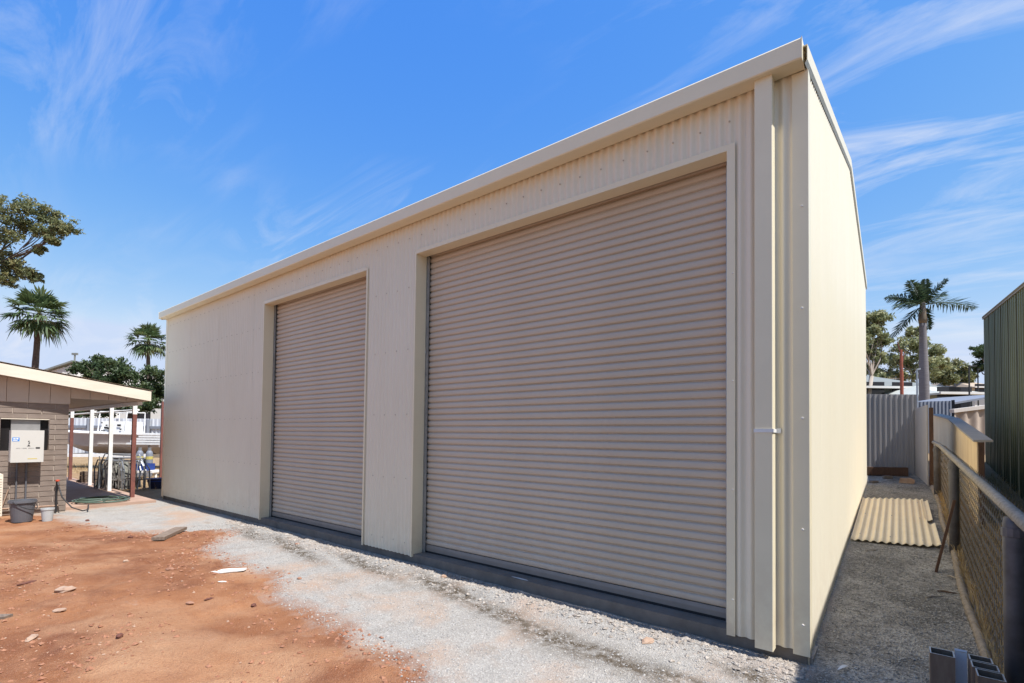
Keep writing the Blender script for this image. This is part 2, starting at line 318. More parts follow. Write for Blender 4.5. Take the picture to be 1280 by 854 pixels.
def ground_mat():
    M = bpy.data.materials.new('yard_ground'); M.use_nodes = True; t = M.node_tree; P = t.nodes['Principled BSDF']; P.inputs['Roughness'].default_value = .95; P.inputs['Specular IOR Level'].default_value = .15
    def n(ty, **kw):
        q = t.nodes.new(ty)
        for k, v in kw.items(): setattr(q, k, v)
        return q
    tcn = n('ShaderNodeTexCoord')
    def noi(s, d=6, r=.6, dist=0):
        q = n('ShaderNodeTexNoise'); q.inputs['Scale'].default_value = s; q.inputs['Detail'].default_value = d; q.inputs['Roughness'].default_value = r; q.inputs['Distortion'].default_value = dist
        t.links.new(tcn.outputs['Object'], q.inputs['Vector']); return q.outputs['Fac']
    def vor(s):
        q = n('ShaderNodeTexVoronoi'); q.inputs['Scale'].default_value = s; t.links.new(tcn.outputs['Object'], q.inputs['Vector']); return q
    def mr(x, a, b, c=0, d=1):
        q = n('ShaderNodeMapRange'); q.inputs['From Min'].default_value = a; q.inputs['From Max'].default_value = b; q.inputs['To Min'].default_value = c; q.inputs['To Max'].default_value = d; t.links.new(x, q.inputs['Value']); return q.outputs[0]
    def math_(op, a, b):
        q = n('ShaderNodeMath', operation=op)
        for i, v in enumerate((a, b)):
            if isinstance(v, (int, float)): q.inputs[i].default_value = v
            else: t.links.new(v, q.inputs[i])
        return q.outputs[0]
    def mix(fac, A, B, bt='MIX'):
        q = n('ShaderNodeMix', data_type='RGBA', blend_type=bt)
        if isinstance(fac, (int, float)): q.inputs['Factor'].default_value = fac
        else: t.links.new(fac, q.inputs['Factor'])
        for nm, v in (('A', A), ('B', B)):
            if isinstance(v, tuple): q.inputs[nm].default_value = (*v, 1)
            else: t.links.new(v, q.inputs[nm])
        return q.outputs['Result']
    def attr(nm):
        q = n('ShaderNodeAttribute'); q.attribute_name = nm; return q.outputs['Fac']
    # red dirt
    big = noi(.55, 5, .55); mid = noi(3.2, 7, .65, .4); fin = noi(38, 4, .7); grit = noi(140, 2, .6)
    dirt = mix(mr(big, .36, .62), (.315, .138, .062), (.185, .070, .032)); dirt = mix(mr(noi(1.3, 6, .65, .8), .50, .68, 0, .8), dirt, (.155, .060, .032)); dirt = mix(mr(noi(.9, 4, .6, .5), .50, .70, 0, .75), dirt, (.41, .24, .135))
    dirt = mix(mr(mid, .45, .75, 0, .7), dirt, (.38, .195, .105))
    dirt = mix(mr(fin, .52, .74, 0, .85), dirt, (.22, .095, .052))
    dirt = mix(mr(grit, .58, .75, 0, .55), dirt, (.50, .33, .22))
    # pale crusher dust and gravel
    vg = vor(95); vg2 = vor(210)
    gr = mix(mr(mid, .35, .7), (.385, .355, .315), (.305, .285, .255))
    bw = n('ShaderNodeSeparateColor'); t.links.new(vg.outputs['Color'], bw.inputs[0])
    gr = mix(mr(bw.outputs[0], .55, 1, 0, .5), gr, (.19, .178, .165))
    gr = mix(mr(bw.outputs[1], .72, 1, 0, .6), gr, (.55, .52, .475))
    bw2 = n('ShaderNodeSeparateColor'); t.links.new(vg2.outputs['Color'], bw2.inputs[0])
    gr = mix(mr(bw2.outputs[0], .6, 1, 0, .35), gr, (.21, .197, .182))
    gr = mix(mr(noi(1.1, 5, .6, .3), .46, .68, 0, .75), gr, (.40, .265, .18))
    dk = math_('MULTIPLY', attr('dark'), mr(noi(9, 6, .75), .34, .56))
    gr = mix(mr(noi(2.6, 7, .7, .5), .56, .70, 0, .55), gr, (.21, .175, .135))
    gr = mix(dk, gr, (.095, .074, .052))
    gm_ = mr(math_('ADD', attr('gravel'), math_('MULTIPLY', math_('SUBTRACT', noi(3.2, 9, .72, .8), .5), 1.5)), .22, .82)
    c = mix(gm_, dirt, gr)
    # blue-metal path
    pth = mix(mr(noi(2.0, 8, .72, .5), .40, .60), (.46, .42, .355), (.17, .155, .13)); pth = mix(mr(noi(24, 4, .7), .50, .66, 0, .8), pth, (.085, .076, .064))
    pth = mix(mr(bw.outputs[0], .5, 1, 0, .6), pth, (.12, .112, .105)); pth = mix(mr(bw.outputs[1], .75, 1, 0, .7), pth, (.50, .47, .42))
    c = mix(attr('path'), c, pth)
    st = mix(mr(noi(1.8, 6, .7), .35, .68), (.36, .25, .14), (.23, .145, .075)); st = mix(mr(fin, .5, .75, 0, .6), st, (.45, .34, .19))
    c = mix(attr('straw'), c, st)
    t.links.new(c, P.inputs['Base Color'])
    h = math_('ADD', math_('MULTIPLY', fin, .6), math_('MULTIPLY', vg.outputs['Distance'], .9))
    h = math_('ADD', h, math_('MULTIPLY', grit, .25)); h = math_('ADD', h, math_('MULTIPLY', mid, 1.6))
    b = n('ShaderNodeBump'); b.inputs['Strength'].default_value = .75; b.inputs['Distance'].default_value = .012; t.links.new(h, b.inputs['Height']); t.links.new(b.outputs[0], P.inputs['Normal'])
    return M
gm.materials.append(ground_mat())
tag(link('ground', gm), 'red dirt yard with pale grey gravel spread along the shed', None, kind='structure')

# ------------------------------------------------------------------ the big shed
SL, SD, ZB, ZT, DT = 13.37, 7.60, .078, 4.32, 3.892
doors = [(-8.357, -5.334), (-4.285, -.553)]
RY, RZ0, RZ1, RZ2 = 3.87, 4.40, 5.375, 4.64        # barge line: near, ridge, far
shed = thing('steel_shed', 'large cream corrugated steel shed with two roller doors', 'shed', (-6.7, 3.8, 0))
PITCHW, AMP = .0762, .0098
def corr_x(x): return AMP*math.cos(2*PI*x/PITCHW)
def front_sheet(xa, xb, z0, z1, dy=0.):
    mb = MB(); n = max(2, round((xb-xa)/PITCHW*8)); 
    for i in range(n+1):
        x = xa+(xb-xa)*i/n; y = -.006+dy-corr_x(x)
        mb.v += [(x, y, z0), (x, y, z1)]
    mb.f = [(2*i, 2*i+2, 2*i+3, 2*i+1) for i in range(n)]
    return mb
CW = PITCHW*10
k = 0; x = -SL
while x < -.001:
    x1 = min(x+CW, 0); spans = [(x, x1, ZB, ZT)]
    for da, db in doors:
        ns = []
        for a, b, z0, z1 in spans:
            if z1 <= DT or z0 >= DT or b <= da or a >= db: ns.append((a, b, z0, z1)); continue
            if a < da: ns.append((a, da, z0, z1))
            if b > db: ns.append((db, b, z0, z1))
            ns.append((max(a, da), min(b, db), DT, z1))
        spans = ns
    for a, b, z0, z1 in spans:
        if b-a < .004: continue
        b2 = b+PITCHW*.5 if abs(b-x1) < 1e-6 and b < -.01 and not any(abs(b-d) < .3 for dd in doors for d in dd) else b
        part(shed, 'wall_sheet', front_sheet(a, b2, z0, z1, -.0012 if k % 2 else 0), M_cream, True)
    k += 1; x = x1
# side wall (sunlit gable end), sheets of the same profile
def barge(y): return lerp(RZ0, RZ1, (y+.13)/(RY+.13)) if y < RY else lerp(RZ1, RZ2, (y-RY)/(SD+.02-RY))
y = 0; k = 0
while y < SD-.001:
    y1 = min(y+CW, SD); mb = MB(); n = max(2, round((y1-y)/PITCHW*8))
    for i in range(n+1):
        yy = y+(y1-y)*i/n; xx = -.008+AMP*math.cos(2*PI*yy/PITCHW)
        mb.v += [(xx, yy, -.02), (xx, yy, barge(yy)-.085)]
    mb.f = [(2*i, 2*i+2, 2*i+3, 2*i+1) for i in range(n)]
    part(shed, 'wall_sheet', mb, M_cream, True); k += 1; y = y1
mb = MB(); mb.quad((-SL,SD,0),(0,SD,0),(0,SD,4.5),(-SL,SD,4.5)); part(shed, 'rear_wall', mb, M_cream)
mb = MB(); n = 40
for i in range(n):
    ya, yb_ = SD*i/n, SD*(i+1)/n
    mb.quad((-SL,ya,0),(-SL,yb_,0),(-SL,yb_,barge(yb_)-.09),(-SL,ya,barge(ya)-.09))
part(shed, 'end_wall', mb, M_cream)
# slab
mb = MB(); mb.box(-SL+.02, -.012, .012, SD-.02, -.3, .10); part(shed, 'slab', mb, M_conc)
mb = MB(); mb.box(-.0115, .02, .03, 2.2, -.3, .03); part(shed, 'footing', mb, mat('pale_footing', (.48,.42,.36), (.33,.27,.22), rough=.9, scale=12, amount=.9, bump=.4))
# roof
mb = MB()
n = int(SL/PITCHW)*4
for (ya, za, yb2, zb2) in ((-.12, RZ0+.004, RY, RZ1+.005), (RY, RZ1+.005, SD+.1, RZ2-.02)):
    b0 = len(mb.v)
    for i in range(n+1):
        xx = -SL-.02+(SL+.02)*i/n; d = .008*math.cos(2*PI*xx/PITCHW)-.035
        mb.v += [(xx, ya, za+d), (xx, yb2, zb2+d)]
    mb.f += [(b0+2*i, b0+2*i+2, b0+2*i+3, b0+2*i+1) for i in range(n)]
part(shed, 'roof', mb, M_cream, True)
# barge capping with folded lip
for xo, nm in ((0, 'barge_capping'), (-SL, 'barge_capping')):
    sgn = 1 if xo == 0 else -1
    mb = MB()
    P3 = [(-.13, RZ0), (RY, RZ1), (SD+.03, RZ2)]
    prof = [(-.12, .012), (.020, .012), (.020, -.10), (.004, -.125), (.004, -.12), (.016, -.097), (.016, .004), (-.12, .004)]
    for (ya, za), (yb2, zb2) in zip(P3, P3[1:]):
        mb.prism(prof, lambda p, ya=ya, za=za: (xo+sgn*p[0], ya, za+p[1]), lambda p, ya=yb2, za=zb2: (xo+sgn*p[0], ya, za+p[1]))
    part(shed, nm, mb, M_trim)
# gutter: square-line profile, with stop ends
gp = [(0, 4.315), (-.015, 4.300), (-.150, 4.300), (-.158, 4.308), (-.158, 4.440), (-.150, 4.452), (-.138, 4.452), (-.138, 4.440), (-.150, 4.438), (-.150, 4.310), (-.02, 4.310), (-.01, 4.43), (0, 4.43)]
mb = MB(); mb.prism(gp, lambda p: (-SL-.02, p[0]-.016, p[1]), lambda p: (-.012, p[0]-.016, p[1])); g_ = part(shed, 'gutter', mb, M_trim)
for xx in (-SL-.021, -.0125):
    mb = MB(); mb.prism([(-.016, 4.296), (-.176, 4.296), (-.176, 4.455), (-.016, 4.43)], lambda p: (xx, p[0], p[1]), lambda p: (xx+.004, p[0], p[1])); part(shed, 'gutter_stop_end', mb, M_trim)
# corner flashings
for xo, s_ in ((0, 1), (-SL, -1)):
    mb = MB()
    prof = [(-.098, -.018), (-.094, -.021), (.009, -.021), (.009, .085), (.006, .085), (.006, -.017), (-.094, -.017), (-.094, -.012), (-.098, -.012)]
    mb.prism(prof, lambda p: (xo+s_*p[0], p[1], .052), lambda p: (xo+s_*p[0], p[1], 4.30)); part(shed, 'corner_flashing', mb, M_trim)
# door openings: trims and reveals
for (xa, xb) in doors:
    big = xb > -1
    rw = .062 if big else .030
    mb = MB(); mb.prism([(xb, -.020), (xb+rw, -.020), (xb+rw, -.012), (xb+.003, -.017), (xb+.003, .155), (xb, .155)], lambda p: (p[0], p[1], .070), lambda p: (p[0], p[1], DT+rw*.8)); part(shed, 'door_jamb', mb, M_trim)
    mb = MB(); mb.prism([(xa, -.020), (xa-.028, -.020), (xa-.028, -.012), (xa-.003, -.017), (xa-.003, .155), (xa, .155)], lambda p: (p[0], p[1], .070), lambda p: (p[0], p[1], DT+.028)); part(shed, 'door_jamb', mb, M_trim)
    hh = .05
    mb = MB(); mb.prism([(-.021, DT), (-.021, DT+hh), (-.013, DT+hh), (-.018, DT+.003), (.135, DT+.003), (.135, DT)], lambda p: (xa, p[0], p[1]), lambda p: (xb, p[0], p[1])); part(shed, 'door_header', mb, M_trim)
    # roller door
    dr = bpy.data.objects.new('roller_door', None); COL.objects.link(dr); dr.parent = shed; dr.location = Vector((xa, .20, .10))-shed.location
    tag(dr, 'wide taupe roller door' if big else 'narrower taupe roller door', None)
    wdt = xb-xa
    SP = .0755
    prof = []
    for i in range(15):
        t_ = i/14; z_ = SP*t_
        if t_ < .76: y_ = -.010*math.sin(PI*min(1, t_/.76))**.35
        else: y_ = .0135*math.sin(PI*(t_-.76)/.24)
        prof.append((y_, z_))
    mb = MB()
    for y_, z_ in prof: mb.v += [(0.028, y_, z_), (wdt-.028, y_, z_)]
    mb.f = [(2*i, 2*i+1, 2*i+3, 2*i+2) for i in range(14)]
    sme = mb.mesh('slat', M_door, True)
    nsl = int((4.06-.19)/SP)
    for i in range(nsl):
        o = link('slat', sme, dr, (random.uniform(-.0015, .0015), random.uniform(-.0015, .0015), .105+i*SP))
    mb = MB(); mb.prism([(-.020, .025), (-.020, .068), (-.012, .10), (.012, .10), (.015, .025)], lambda p: (.024, p[0], p[1]), lambda p: (wdt-.024, p[0], p[1])); mb.build('bottom_bar', M_doorbar, dr)
    mb = MB(); mb.prism([(-.016, .002), (-.016, .0245), (.012, .0245), (.010, .002)], lambda p: (.024, p[0], p[1]), lambda p: (wdt-.024, p[0], p[1])); mb.build('weather_seal', M_rubber, dr)
    for xg, s_ in ((0, 1), (wdt, -1)):
        mb = MB(); mb.prism([(0, -.042), (.052, -.042), (.052, -.034), (.005, -.034), (.005, .045), (0, .045)], lambda p: (xg+s_*p[0], p[1], .002), lambda p: (xg+s_*p[0], p[1], 4.05)); mb.build('guide_track', M_galv, dr)
    mb = MB(); mb.tube([(-.05, .28, 4.02-.0), (wdt+.05, .28, 4.02)], .13, 16); mb.build('door_drum', M_door, dr)
# screws on the crests and flashings
mb = MB(); rows = (.236, 1.036, 1.857, 2.69, 3.48, 4.12)
def screw(mb, p, n, r=.0065):
    n = Vector(n); a = Vector((0,0,1)).cross(n); b = n.cross(a); p = Vector(p); k0 = len(mb.v)
    for h, rr in ((0, r*1.35), (.0025, r*1.3), (.0026, r), (.008, r*.9)):
        for j in range(6): q = p+n*h+(a*math.cos(j*PI/3)+b*math.sin(j*PI/3))*rr; mb.v.append(tuple(q))
    for i in range(3):
        for j in range(6): mb.f.append((k0+i*6+j, k0+i*6+(j+1)%6, k0+i*6+6+(j+1)%6, k0+i*6+6+j))
    mb.f.append(tuple(k0+18+j for j in range(6)))
i = 1
while i*PITCHW < SL-.1:
    x = -i*PITCHW*1.0
    for z in rows:
        if any(a-.05 < x < b+.07 for a, b in doors) and z < DT+.06: continue
        if x > -.1: continue
        screw(mb, (x, -.0165, z+random.uniform(-.006, .006)), (0, -1, 0), .0062)
    i += 3
part(shed, 'cladding_screws', mb, mat('screw_heads', (.55, .49, .38), (.40, .34, .26), rough=.5, scale=3, amount=1)).__setitem__('kind', 'stuff')
mb = MB()
for z in (.27, .95, 1.75, 2.55, 3.3): screw(mb, (-.034, -.021, z), (0, -1, 0), .007)
for z in (.35, 1.2, 2.05, 2.9): screw(mb, (-.553+.045, -.020, z), (0, -1, 0), .005)
part(shed, 'flashing_screws', mb, M_whitechip).__setitem__('kind', 'stuff')
# downpipe
mb = MB(); mb.prism([(-.330,-.030),(-.330,-.118),(-.326,-.122),(-.212,-.122),(-.208,-.118),(-.208,-.030),(-.212,-.026),(-.326,-.026)], lambda p: (p[0], p[1], .065), lambda p: (p[0], p[1], 4.302))
dp = part(shed, 'downpipe', mb, M_trim)
mb = MB(); mb.box(-.333,-.205,-.1265,-.1235,1.645,1.672); mb.box(-.2045,-.2015,-.1265,-.012,1.645,1.672); mb.box(-.2015,-.172,-.0185,-.0160,1.640,1.677); mb.box(-.335,-.3325,-.1265,-.012,1.645,1.672)
part(shed, 'pipe_bracket', mb, M_white)

# ------------------------------------------------------------------ brick-block house on the left
HX = -12.5
house = thing('block_house', 'low tan concrete block house with sloping cream fascia', 'house', (HX-2, -3.2, 0))
OY0, OY1, OZ0, OZ1 = -2.83, -2.17, 1.20, 1.80
YE, YW = -1.885, -5.6
mb = MB()
for (a, b, z0, z1) in ((YW, OY0, -.1, 2.12), (OY1, YE-.006, -.1, 2.12), (OY0, OY1, -.1, OZ0), (OY0, OY1, OZ1, 2.12)): mb.box(HX-.16, HX-.012, a, b, z0, z1)
mb.box(HX-7, HX-.16, YE-.16, YE-.006, -.1, 2.12)
wall = part(house, 'wall', mb, M_mortar)
bm_cache = {}
def block(parent, y0, y1, z0, z1, off):
    key = (round(y1-y0, 3), round(z1-z0, 3))
    if key not in bm_cache:
        q = MB(); a, b = y1-y0, z1-z0; e = .004
        q.v = [(0,0,0),(0,a,0),(0,a,b),(0,0,b),(.012,e,e),(.012,a-e,e),(.012,a-e,b-e),(.012,e,b-e)]
        q.f = [(4,5,6,7),(0,1,5,4),(1,2,6,5),(2,3,7,6),(3,0,4,7)]
        bm_cache[key] = q.mesh('block', M_block)
    return link('block', bm_cache[key], parent, Vector((HX-.0125+off, y0, z0))-house.location-(wall.location if parent is wall else Vector()))
for c in range(21):
    z0 = .02+c*.1; z1 = z0+.09
    y = YE-(0 if c % 2 else .2)-.4*0
    segs = [(YE-.19, YE)] if c % 2 == 0 else []
    y = YE-(.2 if c % 2 == 0 else 0)
    while y > -4.6: segs.append((y-.39, y)); y -= .4
    for a, b in segs:
        if z1 > OZ0+.02 and z0 < OZ1-.02:
            if a >= OY0-.01 and b <= OY1+.01: continue
            if a < OY0 < b: b = OY0-.0
            if a < OY1 < b: a = OY1
            if b-a < .03: continue
        block(wall, round(a, 3), round(b, 3), z0, z1, random.uniform(0, .003))
# window opening behind the meter box
mb = MB(); mb.box(HX-.15, HX-.10, OY0, OY1, OZ0, OZ1); wn = part(house, 'window', mb, M_darkglass)
mb = MB(); mb.box(HX-.099, HX-.05, OY0+.14, OY1-.12, OZ0+.01, OZ1-.005); part(wn, 'grey_panel', mb, M_greyp)
mb = MB(); mb.box(HX-.05, HX+.004, OY0-.001, OY1+.001, OZ1+.001, OZ1+.014); part(wn, 'head_trim', mb, M_fascia)
# eaves, gable boards, fascia and roof
SLP = -.149
def rz(y): return 2.80+SLP*(y+2.90)        # top of fascia along Y
FX = HX+.32
ya, yb2 = -6.5, -.61
bd = .30; y = yb2-.06; 
while y > ya:
    y0 = max(ya, y-bd); mb = MB(); zb_ = 2.125
    def zt_(q): return max(zb_+.004, rz(q)-.20)
    mb.prism([(y0+.004, zb_+(.002 if y0 < YE else .12)), (y-.004, zb_+(.002 if y0 < YE else .12)), (y-.004, max(zt_(y), zb_+.13 if y0 >= YE else 0)), (y0+.004, max(zt_(y0), zb_+.13 if y0 >= YE else 0))], lambda p: (HX-.02, p[0], p[1]), lambda p: (HX+.010, p[0], p[1]))
    part(house, 'gable_board', mb, M_gable); y -= bd
mb = MB(); mb.box(HX-.10, HX+.006, ya, YE, 2.121, 2.1245); part(house, 'wall_plate', mb, M_gable)
mb = MB(); mb.prism([(ya, rz(ya)-.205), (yb2, rz(yb2)-.205), (yb2, rz(yb2)), (ya, rz(ya))], lambda p: (FX-.025, p[0], p[1]), lambda p: (FX, p[0], p[1])); fa = part(house, 'fascia', mb, M_fascia)
roof = MB(); n = 110
for i in range(n+1):
    xx = lerp(HX-9.0, FX+.012, i/n); d = .012*math.cos(2*PI*i/2.4)
    roof.v += [(xx, ya, rz(ya)+.024+d), (xx, yb2-.0+.04, rz(yb2+.04)+.024+d)]
roof.f = [(2*i, 2*i+2, 2*i+3, 2*i+1) for i in range(n)]
part(house, 'roof', roof, M_roof)
mb = MB(); mb.prism([(ya, rz(ya)-.19), (yb2-.02, rz(yb2)-.19), (yb2-.02, rz(yb2)-.17), (ya, rz(ya)-.17)], lambda p: (HX-8.9, p[0], p[1]), lambda p: (FX-.0255, p[0], p[1])); part(house, 'soffit', mb, M_gable)
mb = MB(); mb.box(HX-8.9, FX-.026, yb2-.03, yb2, rz(yb2)-.20, rz(yb2)-.003); part(house, 'rear_fascia', mb, M_fascia)
# verandah posts: red oxide and white, with a rail along them
for xx, M1, lbl in ((-13.70, 'r', 'red oxide post with white top'), (-15.65, 'w', 'white post'), (-17.65, 'w', 'white post'), (-20.1, 'r', 'red oxide post with white top')):
    mb = MB(); mb.box(xx-.04, xx+.04, -.55, -.47, 0, 2.0 if M1 == 'r' else 2.33)
    p_ = part(house, 'verandah_post', mb, M_redox if M1 == 'r' else M_white); p_['label'] = lbl
    if M1 == 'r':
        mb = MB(); mb.box(xx-.0405, xx+.0405, -.5505, -.4695, 2.001, 2.33); part(p_, 'post_top', mb, M_white)
mb = MB(); mb.box(-21.0, -12.9, -.66, -.575, 2.19, 2.265); part(house, 'verandah_beam', mb, M_white)
mb = MB(); mb.tube([(-21.0, -.43, 2.12), (-13.72, -.43, 2.11)], .024, 8); part(house, 'verandah_rail', mb, M_white)
mb = MB(); mb.box(-21.5, -12.75, -1.87, -.30, -.1, .045); part(house, 'verandah_floor', mb, mat('pink_concrete', (.40,.27,.20), (.31,.20,.145), rough=.9, scale=3, amount=.9, bump=.2))
# meter box
MX = HX+.26
mbx = thing('meter_box', 'white electrical meter box mounted over the dark window of the block house', 'meter box', (HX+.13, -2.49, 1.0))
mb = MB(); mb.box(HX-.05, MX-.022, -2.71, -2.277, 1.005, 1.59); part(mbx, 'box', mb, M_white)
mb = MB(); mb.box(MX-.0215, MX, -2.715, -2.272, 1.0, 1.595); dr_ = part(mbx, 'door', mb, mat('meter_box_door', (.53,.51,.46), (.48,.45,.39), rough=.5, scale=3, amount=.5))
mb = MB(); mb.box(MX, MX+.0015, -2.700, -2.605, 1.39, 1.46); st_ = part(dr_, 'blue_sticker', mb, M_bluesign)
mb = MB(); mb.box(MX+.0018, MX+.0025, -2.688, -2.655, 1.425, 1.445); mb.box(MX+.0018, MX+.0025, -2.648, -2.62, 1.425, 1.45); mb.box(MX+.0018, MX+.0025, -2.69, -2.63, 1.400, 1.412); part(dr_, 'sticker_print', mb, M_white)
mb = MB(); mb.tri((MX+.0012, -2.505, 1.295), (MX+.0012, -2.455, 1.295), (MX+.0012, -2.480, 1.33)); mb.quad((MX+.0012, -2.488, 1.335), (MX+.0012, -2.470, 1.335), (MX+.0012, -2.462, 1.37), (MX+.0012, -2.475, 1.37)); mb.quad((MX+.0012, -2.492, 1.375), (MX+.0012, -2.476, 1.372), (MX+.0012, -2.468, 1.40), (MX+.0012, -2.486, 1.40)); part(dr_, 'hazard_mark', mb, M_black)
mb = MB()
yy = -2.645
for i in range(17):
    wd = random.uniform(.006, .011)
    if i not in (4, 10): mb.box(MX, MX+.0012, yy, yy+wd, 1.252, 1.268)
    yy += .0145
part(dr_, 'lettering_line', mb, M_greyp)['kind'] = 'stuff'
mb = MB(); mb.box(MX, MX+.0015, -2.385, -2.325, 1.25, 1.28); part(dr_, 'black_label', mb, M_black)
mb = MB(); mb.box(MX, MX+.0012, -2.49, -2.36, 1.055, 1.075); part(dr_, 'yellow_label', mb, mat('faded_yellow', (.52,.42,.16), rough=.7))
mb = MB()
for y_ in (-2.60, -2.47): mb.tube([(HX+.03, y_, 1.0), (HX+.03, y_, .10)], .014, 8)
part(mbx, 'conduit', mb, M_bucket)
# water pipe and tap
wp = thing('water_pipe', 'thin water pipe running along the foot of the block wall', 'pipe', (HX+.05, -2.9, .1))
mb = MB(); mb.tube([(HX+.05, -4.4, .16), (HX+.05, -2.95, .15), (HX+.05, -2.0, .13)], .013, 8); mb.tube([(HX+.03, -2.78, .16), (HX+.03, -2.70, .5)], .009, 6); part(wp, 'pipe', mb, M_stone_pale)
tp = thing('garden_tap', 'garden tap on a dark standpipe with a red handle', 'tap', (HX+.07, -2.04, 0))
mb = MB(); mb.tube([(HX+.07, -2.04, 0), (HX+.07, -2.04, .60)], .016, 8); mb.tube([(HX+.07, -2.04, .58), (HX+.13, -2.03, .58), (HX+.16, -2.03, .53)], .016, 8); part(tp, 'standpipe', mb, M_black)
mb = MB(); mb.lathe([(.001, .60), (.03, .605), (.034, .62), (.03, .635), (.001, .64)], (HX+.10, -2.035, 0), 10); part(tp, 'handle', mb, mat('red_tap', (.5,.07,.03), rough=.5))
mb = MB(); mb.tube([(HX+.16,-2.03,.52),(HX+.22,-1.98,.30),(HX+.32,-1.85,.10),(HX+.5,-1.72,.04),(HX+.30,-1.6,.03),(HX+.05,-1.55,.055),(HX-.2,-1.5,.06)], .012, 8); part(tp, 'hose_tail', mb, M_black, True)
hc = thing('hose_coil', 'green garden hose coiled on the concrete by the block wall', 'hose', (-13.2, -1.17, .045))
mb = MB()
pts = []
for i in range(8*26+1):
    a = 2*PI*i/26; r = .36+.10*math.sin(i*.043)+.03*math.sin(i*.31); pts.append((-13.25+r*math.cos(a)*.95+.03*math.sin(i*.11), -1.17+r*math.sin(a), .06+.025*(i/26) % .075+.012*math.sin(i*.37)))
mb.tube(pts, .012, 6); part(hc, 'coil', mb, M_hose, True)
# bucket, pot, air conditioner
bk = thing('bucket', 'dark grey plastic tub with handles beside the block wall', 'bucket', (-11.55, -2.62, 0))
mb = MB(); mb.lathe([(.001,.002),(.135,.002),(.172,.36),(.19,.362),(.19,.335),(.183,.335),(.182,.378),(.166,.378),(.130,.02),(.001,.02)], (-11.55,-2.62,0), 26); part(bk, 'body', mb, M_bucket, False)
mb = MB(); mb.tube([(-11.55+.19*math.cos(a), -2.62+.19*math.sin(a), .36-.15*math.sin((a+.8)/(PI)*PI) if 0 < a+.8 < PI else .36) for a in [(-.8+PI*i/16) for i in range(17)]], .006, 6); part(bk, 'handle', mb, M_black)
pt = thing('flower_pot', 'small pale plastic pot standing next to the dark tub', 'pot', (-11.30, -2.33, 0))
mb = MB(); mb.lathe([(.001,.002),(.07,.002),(.088,.20),(.095,.20),(.095,.225),(.083,.225),(.068,.03),(.001,.03)], (-11.30,-2.33,0), 20); part(pt, 'pot_body', mb, M_pot)
ac = thing('air_conditioner', 'cream air conditioner unit standing against the block wall', 'air conditioner', (-12.1, -3.28, 0))
mb = MB(); mb.box(-12.42, -12.06, -3.62, -2.815, .06, .80); part(ac, 'casing', mb, M_fascia)
for i in range(14):
    mb = MB(); mb.box(-12.0595, -12.052, -3.60, -2.83, .12+i*.046, .145+i*.046); part(ac, 'grille_slat', mb, M_fascia)
mb = MB(); mb.box(-12.40, -12.1, -3.6, -3.5, -.03, .0595); mb.box(-12.40, -12.1, -3.05, -2.95, -.03, .0595); part(ac, 'foot', mb, M_black)

# ------------------------------------------------------------------ yard behind the house (left)
def ribbed(p0, p1, z0, z1, pitch=.2, depth=.03, M=None, kind='trap', seg=4):
    """ribbed sheet between two plan points, heights (start,end) pairs"""
    mb = MB(); a = Vector((p0[0], p0[1], 0)); b = Vector((p1[0], p1[1], 0)); d = (b-a); ln = d.length; d.normalize(); nrm = Vector((d.y, -d.x, 0))
    ts = []
    s = 0
    if kind == 'trap':
        while s < ln:
            for q, h in ((0, 0), (.5, 0), (.6, 1), (.9, 1)): ts.append((s+q*pitch, h*depth))
            s += pitch
    else:
        n = int(ln/pitch*seg)
        for i in range(n+1): ts.append((i*pitch/seg, depth*.5*(1+math.cos(2*PI*i/seg))))
    ts = [t_ for t_ in ts if t_[0] <= ln]+[(ln, ts[-1][1])]
    for s, h in ts:
        p = a+d*s+nrm*h; f = s/ln
        mb.v += [(p.x, p.y, lerp(z0[0], z0[1], f)), (p.x, p.y, lerp(z1[0], z1[1], f))]
    mb.f = [(2*i, 2*i+2, 2*i+3, 2*i+1) for i in range(len(ts)-1)]
    return mb
A = at(40, 522, 31); B = at(225, 520, 31)
fw = thing('sheet_fence', 'pale ribbed steel fence with dark rails behind the boat', 'fence', (A.x, A.y, 0))
npn = 5
for i in range(npn):
    p0 = A.lerp(B, i/npn); p1 = A.lerp(B, (i+1)/npn)
    part(fw, 'fence_sheet', ribbed(p0, p1, (0, 0), (2.40, 2.40), .26, .035), M_fencewhite)
nrm = Vector((B.y-A.y, A.x-B.x, 0)).normalized()
for z_ in (1.85,):
    mb = MB(); mb.bar((A.x+nrm.x*.07, A.y+nrm.y*.07, z_), (B.x+nrm.x*.07, B.y+nrm.y*.07, z_), .06, .16); part(fw, 'rail', mb, M_fenceblue)
for i in range(npn+1):
    p = A.lerp(B, i/npn); mb = MB(); mb.box(p.x-.07+nrm.x*.16, p.x+.07+nrm.x*.16, p.y-.07+nrm.y*.16, p.y+.07+nrm.y*.16, 0, 2.36); part(fw, 'post', mb, M_fenceblue)

# boat on a trailer
bc = at(142, 541, 21.5); bc.z = 0
brz = YAW+.06
boat = thing('boat', 'fibreglass runabout boat with grey hull and white gunwale on a trailer', 'boat', (bc.x, bc.y, 0), rz=brz)
def hull(u, side):  # u 0 stern..1 bow along -x local
    return None
mb = MB(); nst, nsec = 16, 7; Lb = 4.9
for i in range(nst+1):
    t_ = i/nst; xx = Lb/2-Lb*t_; bw = .95*(1-max(0, (t_-.45)/.55)**2.2); keel = .62+.75*max(0, (t_-.6)/.4)**1.8; sheer = 1.46+.12*t_**2
    for j in range(nsec):
        s_ = j/(nsec-1)*2-1; q = abs(s_)
        yy = math.copysign(bw*min(1, (q*1.35) if q < .6 else .81+(q-.6)*.475), s_) if s_ else 0
        z_ = keel+(.22*q/.6 if q < .6 else .22+(sheer-keel-.22)*(q-.6)/.4); mb.v.append((xx, yy, z_))
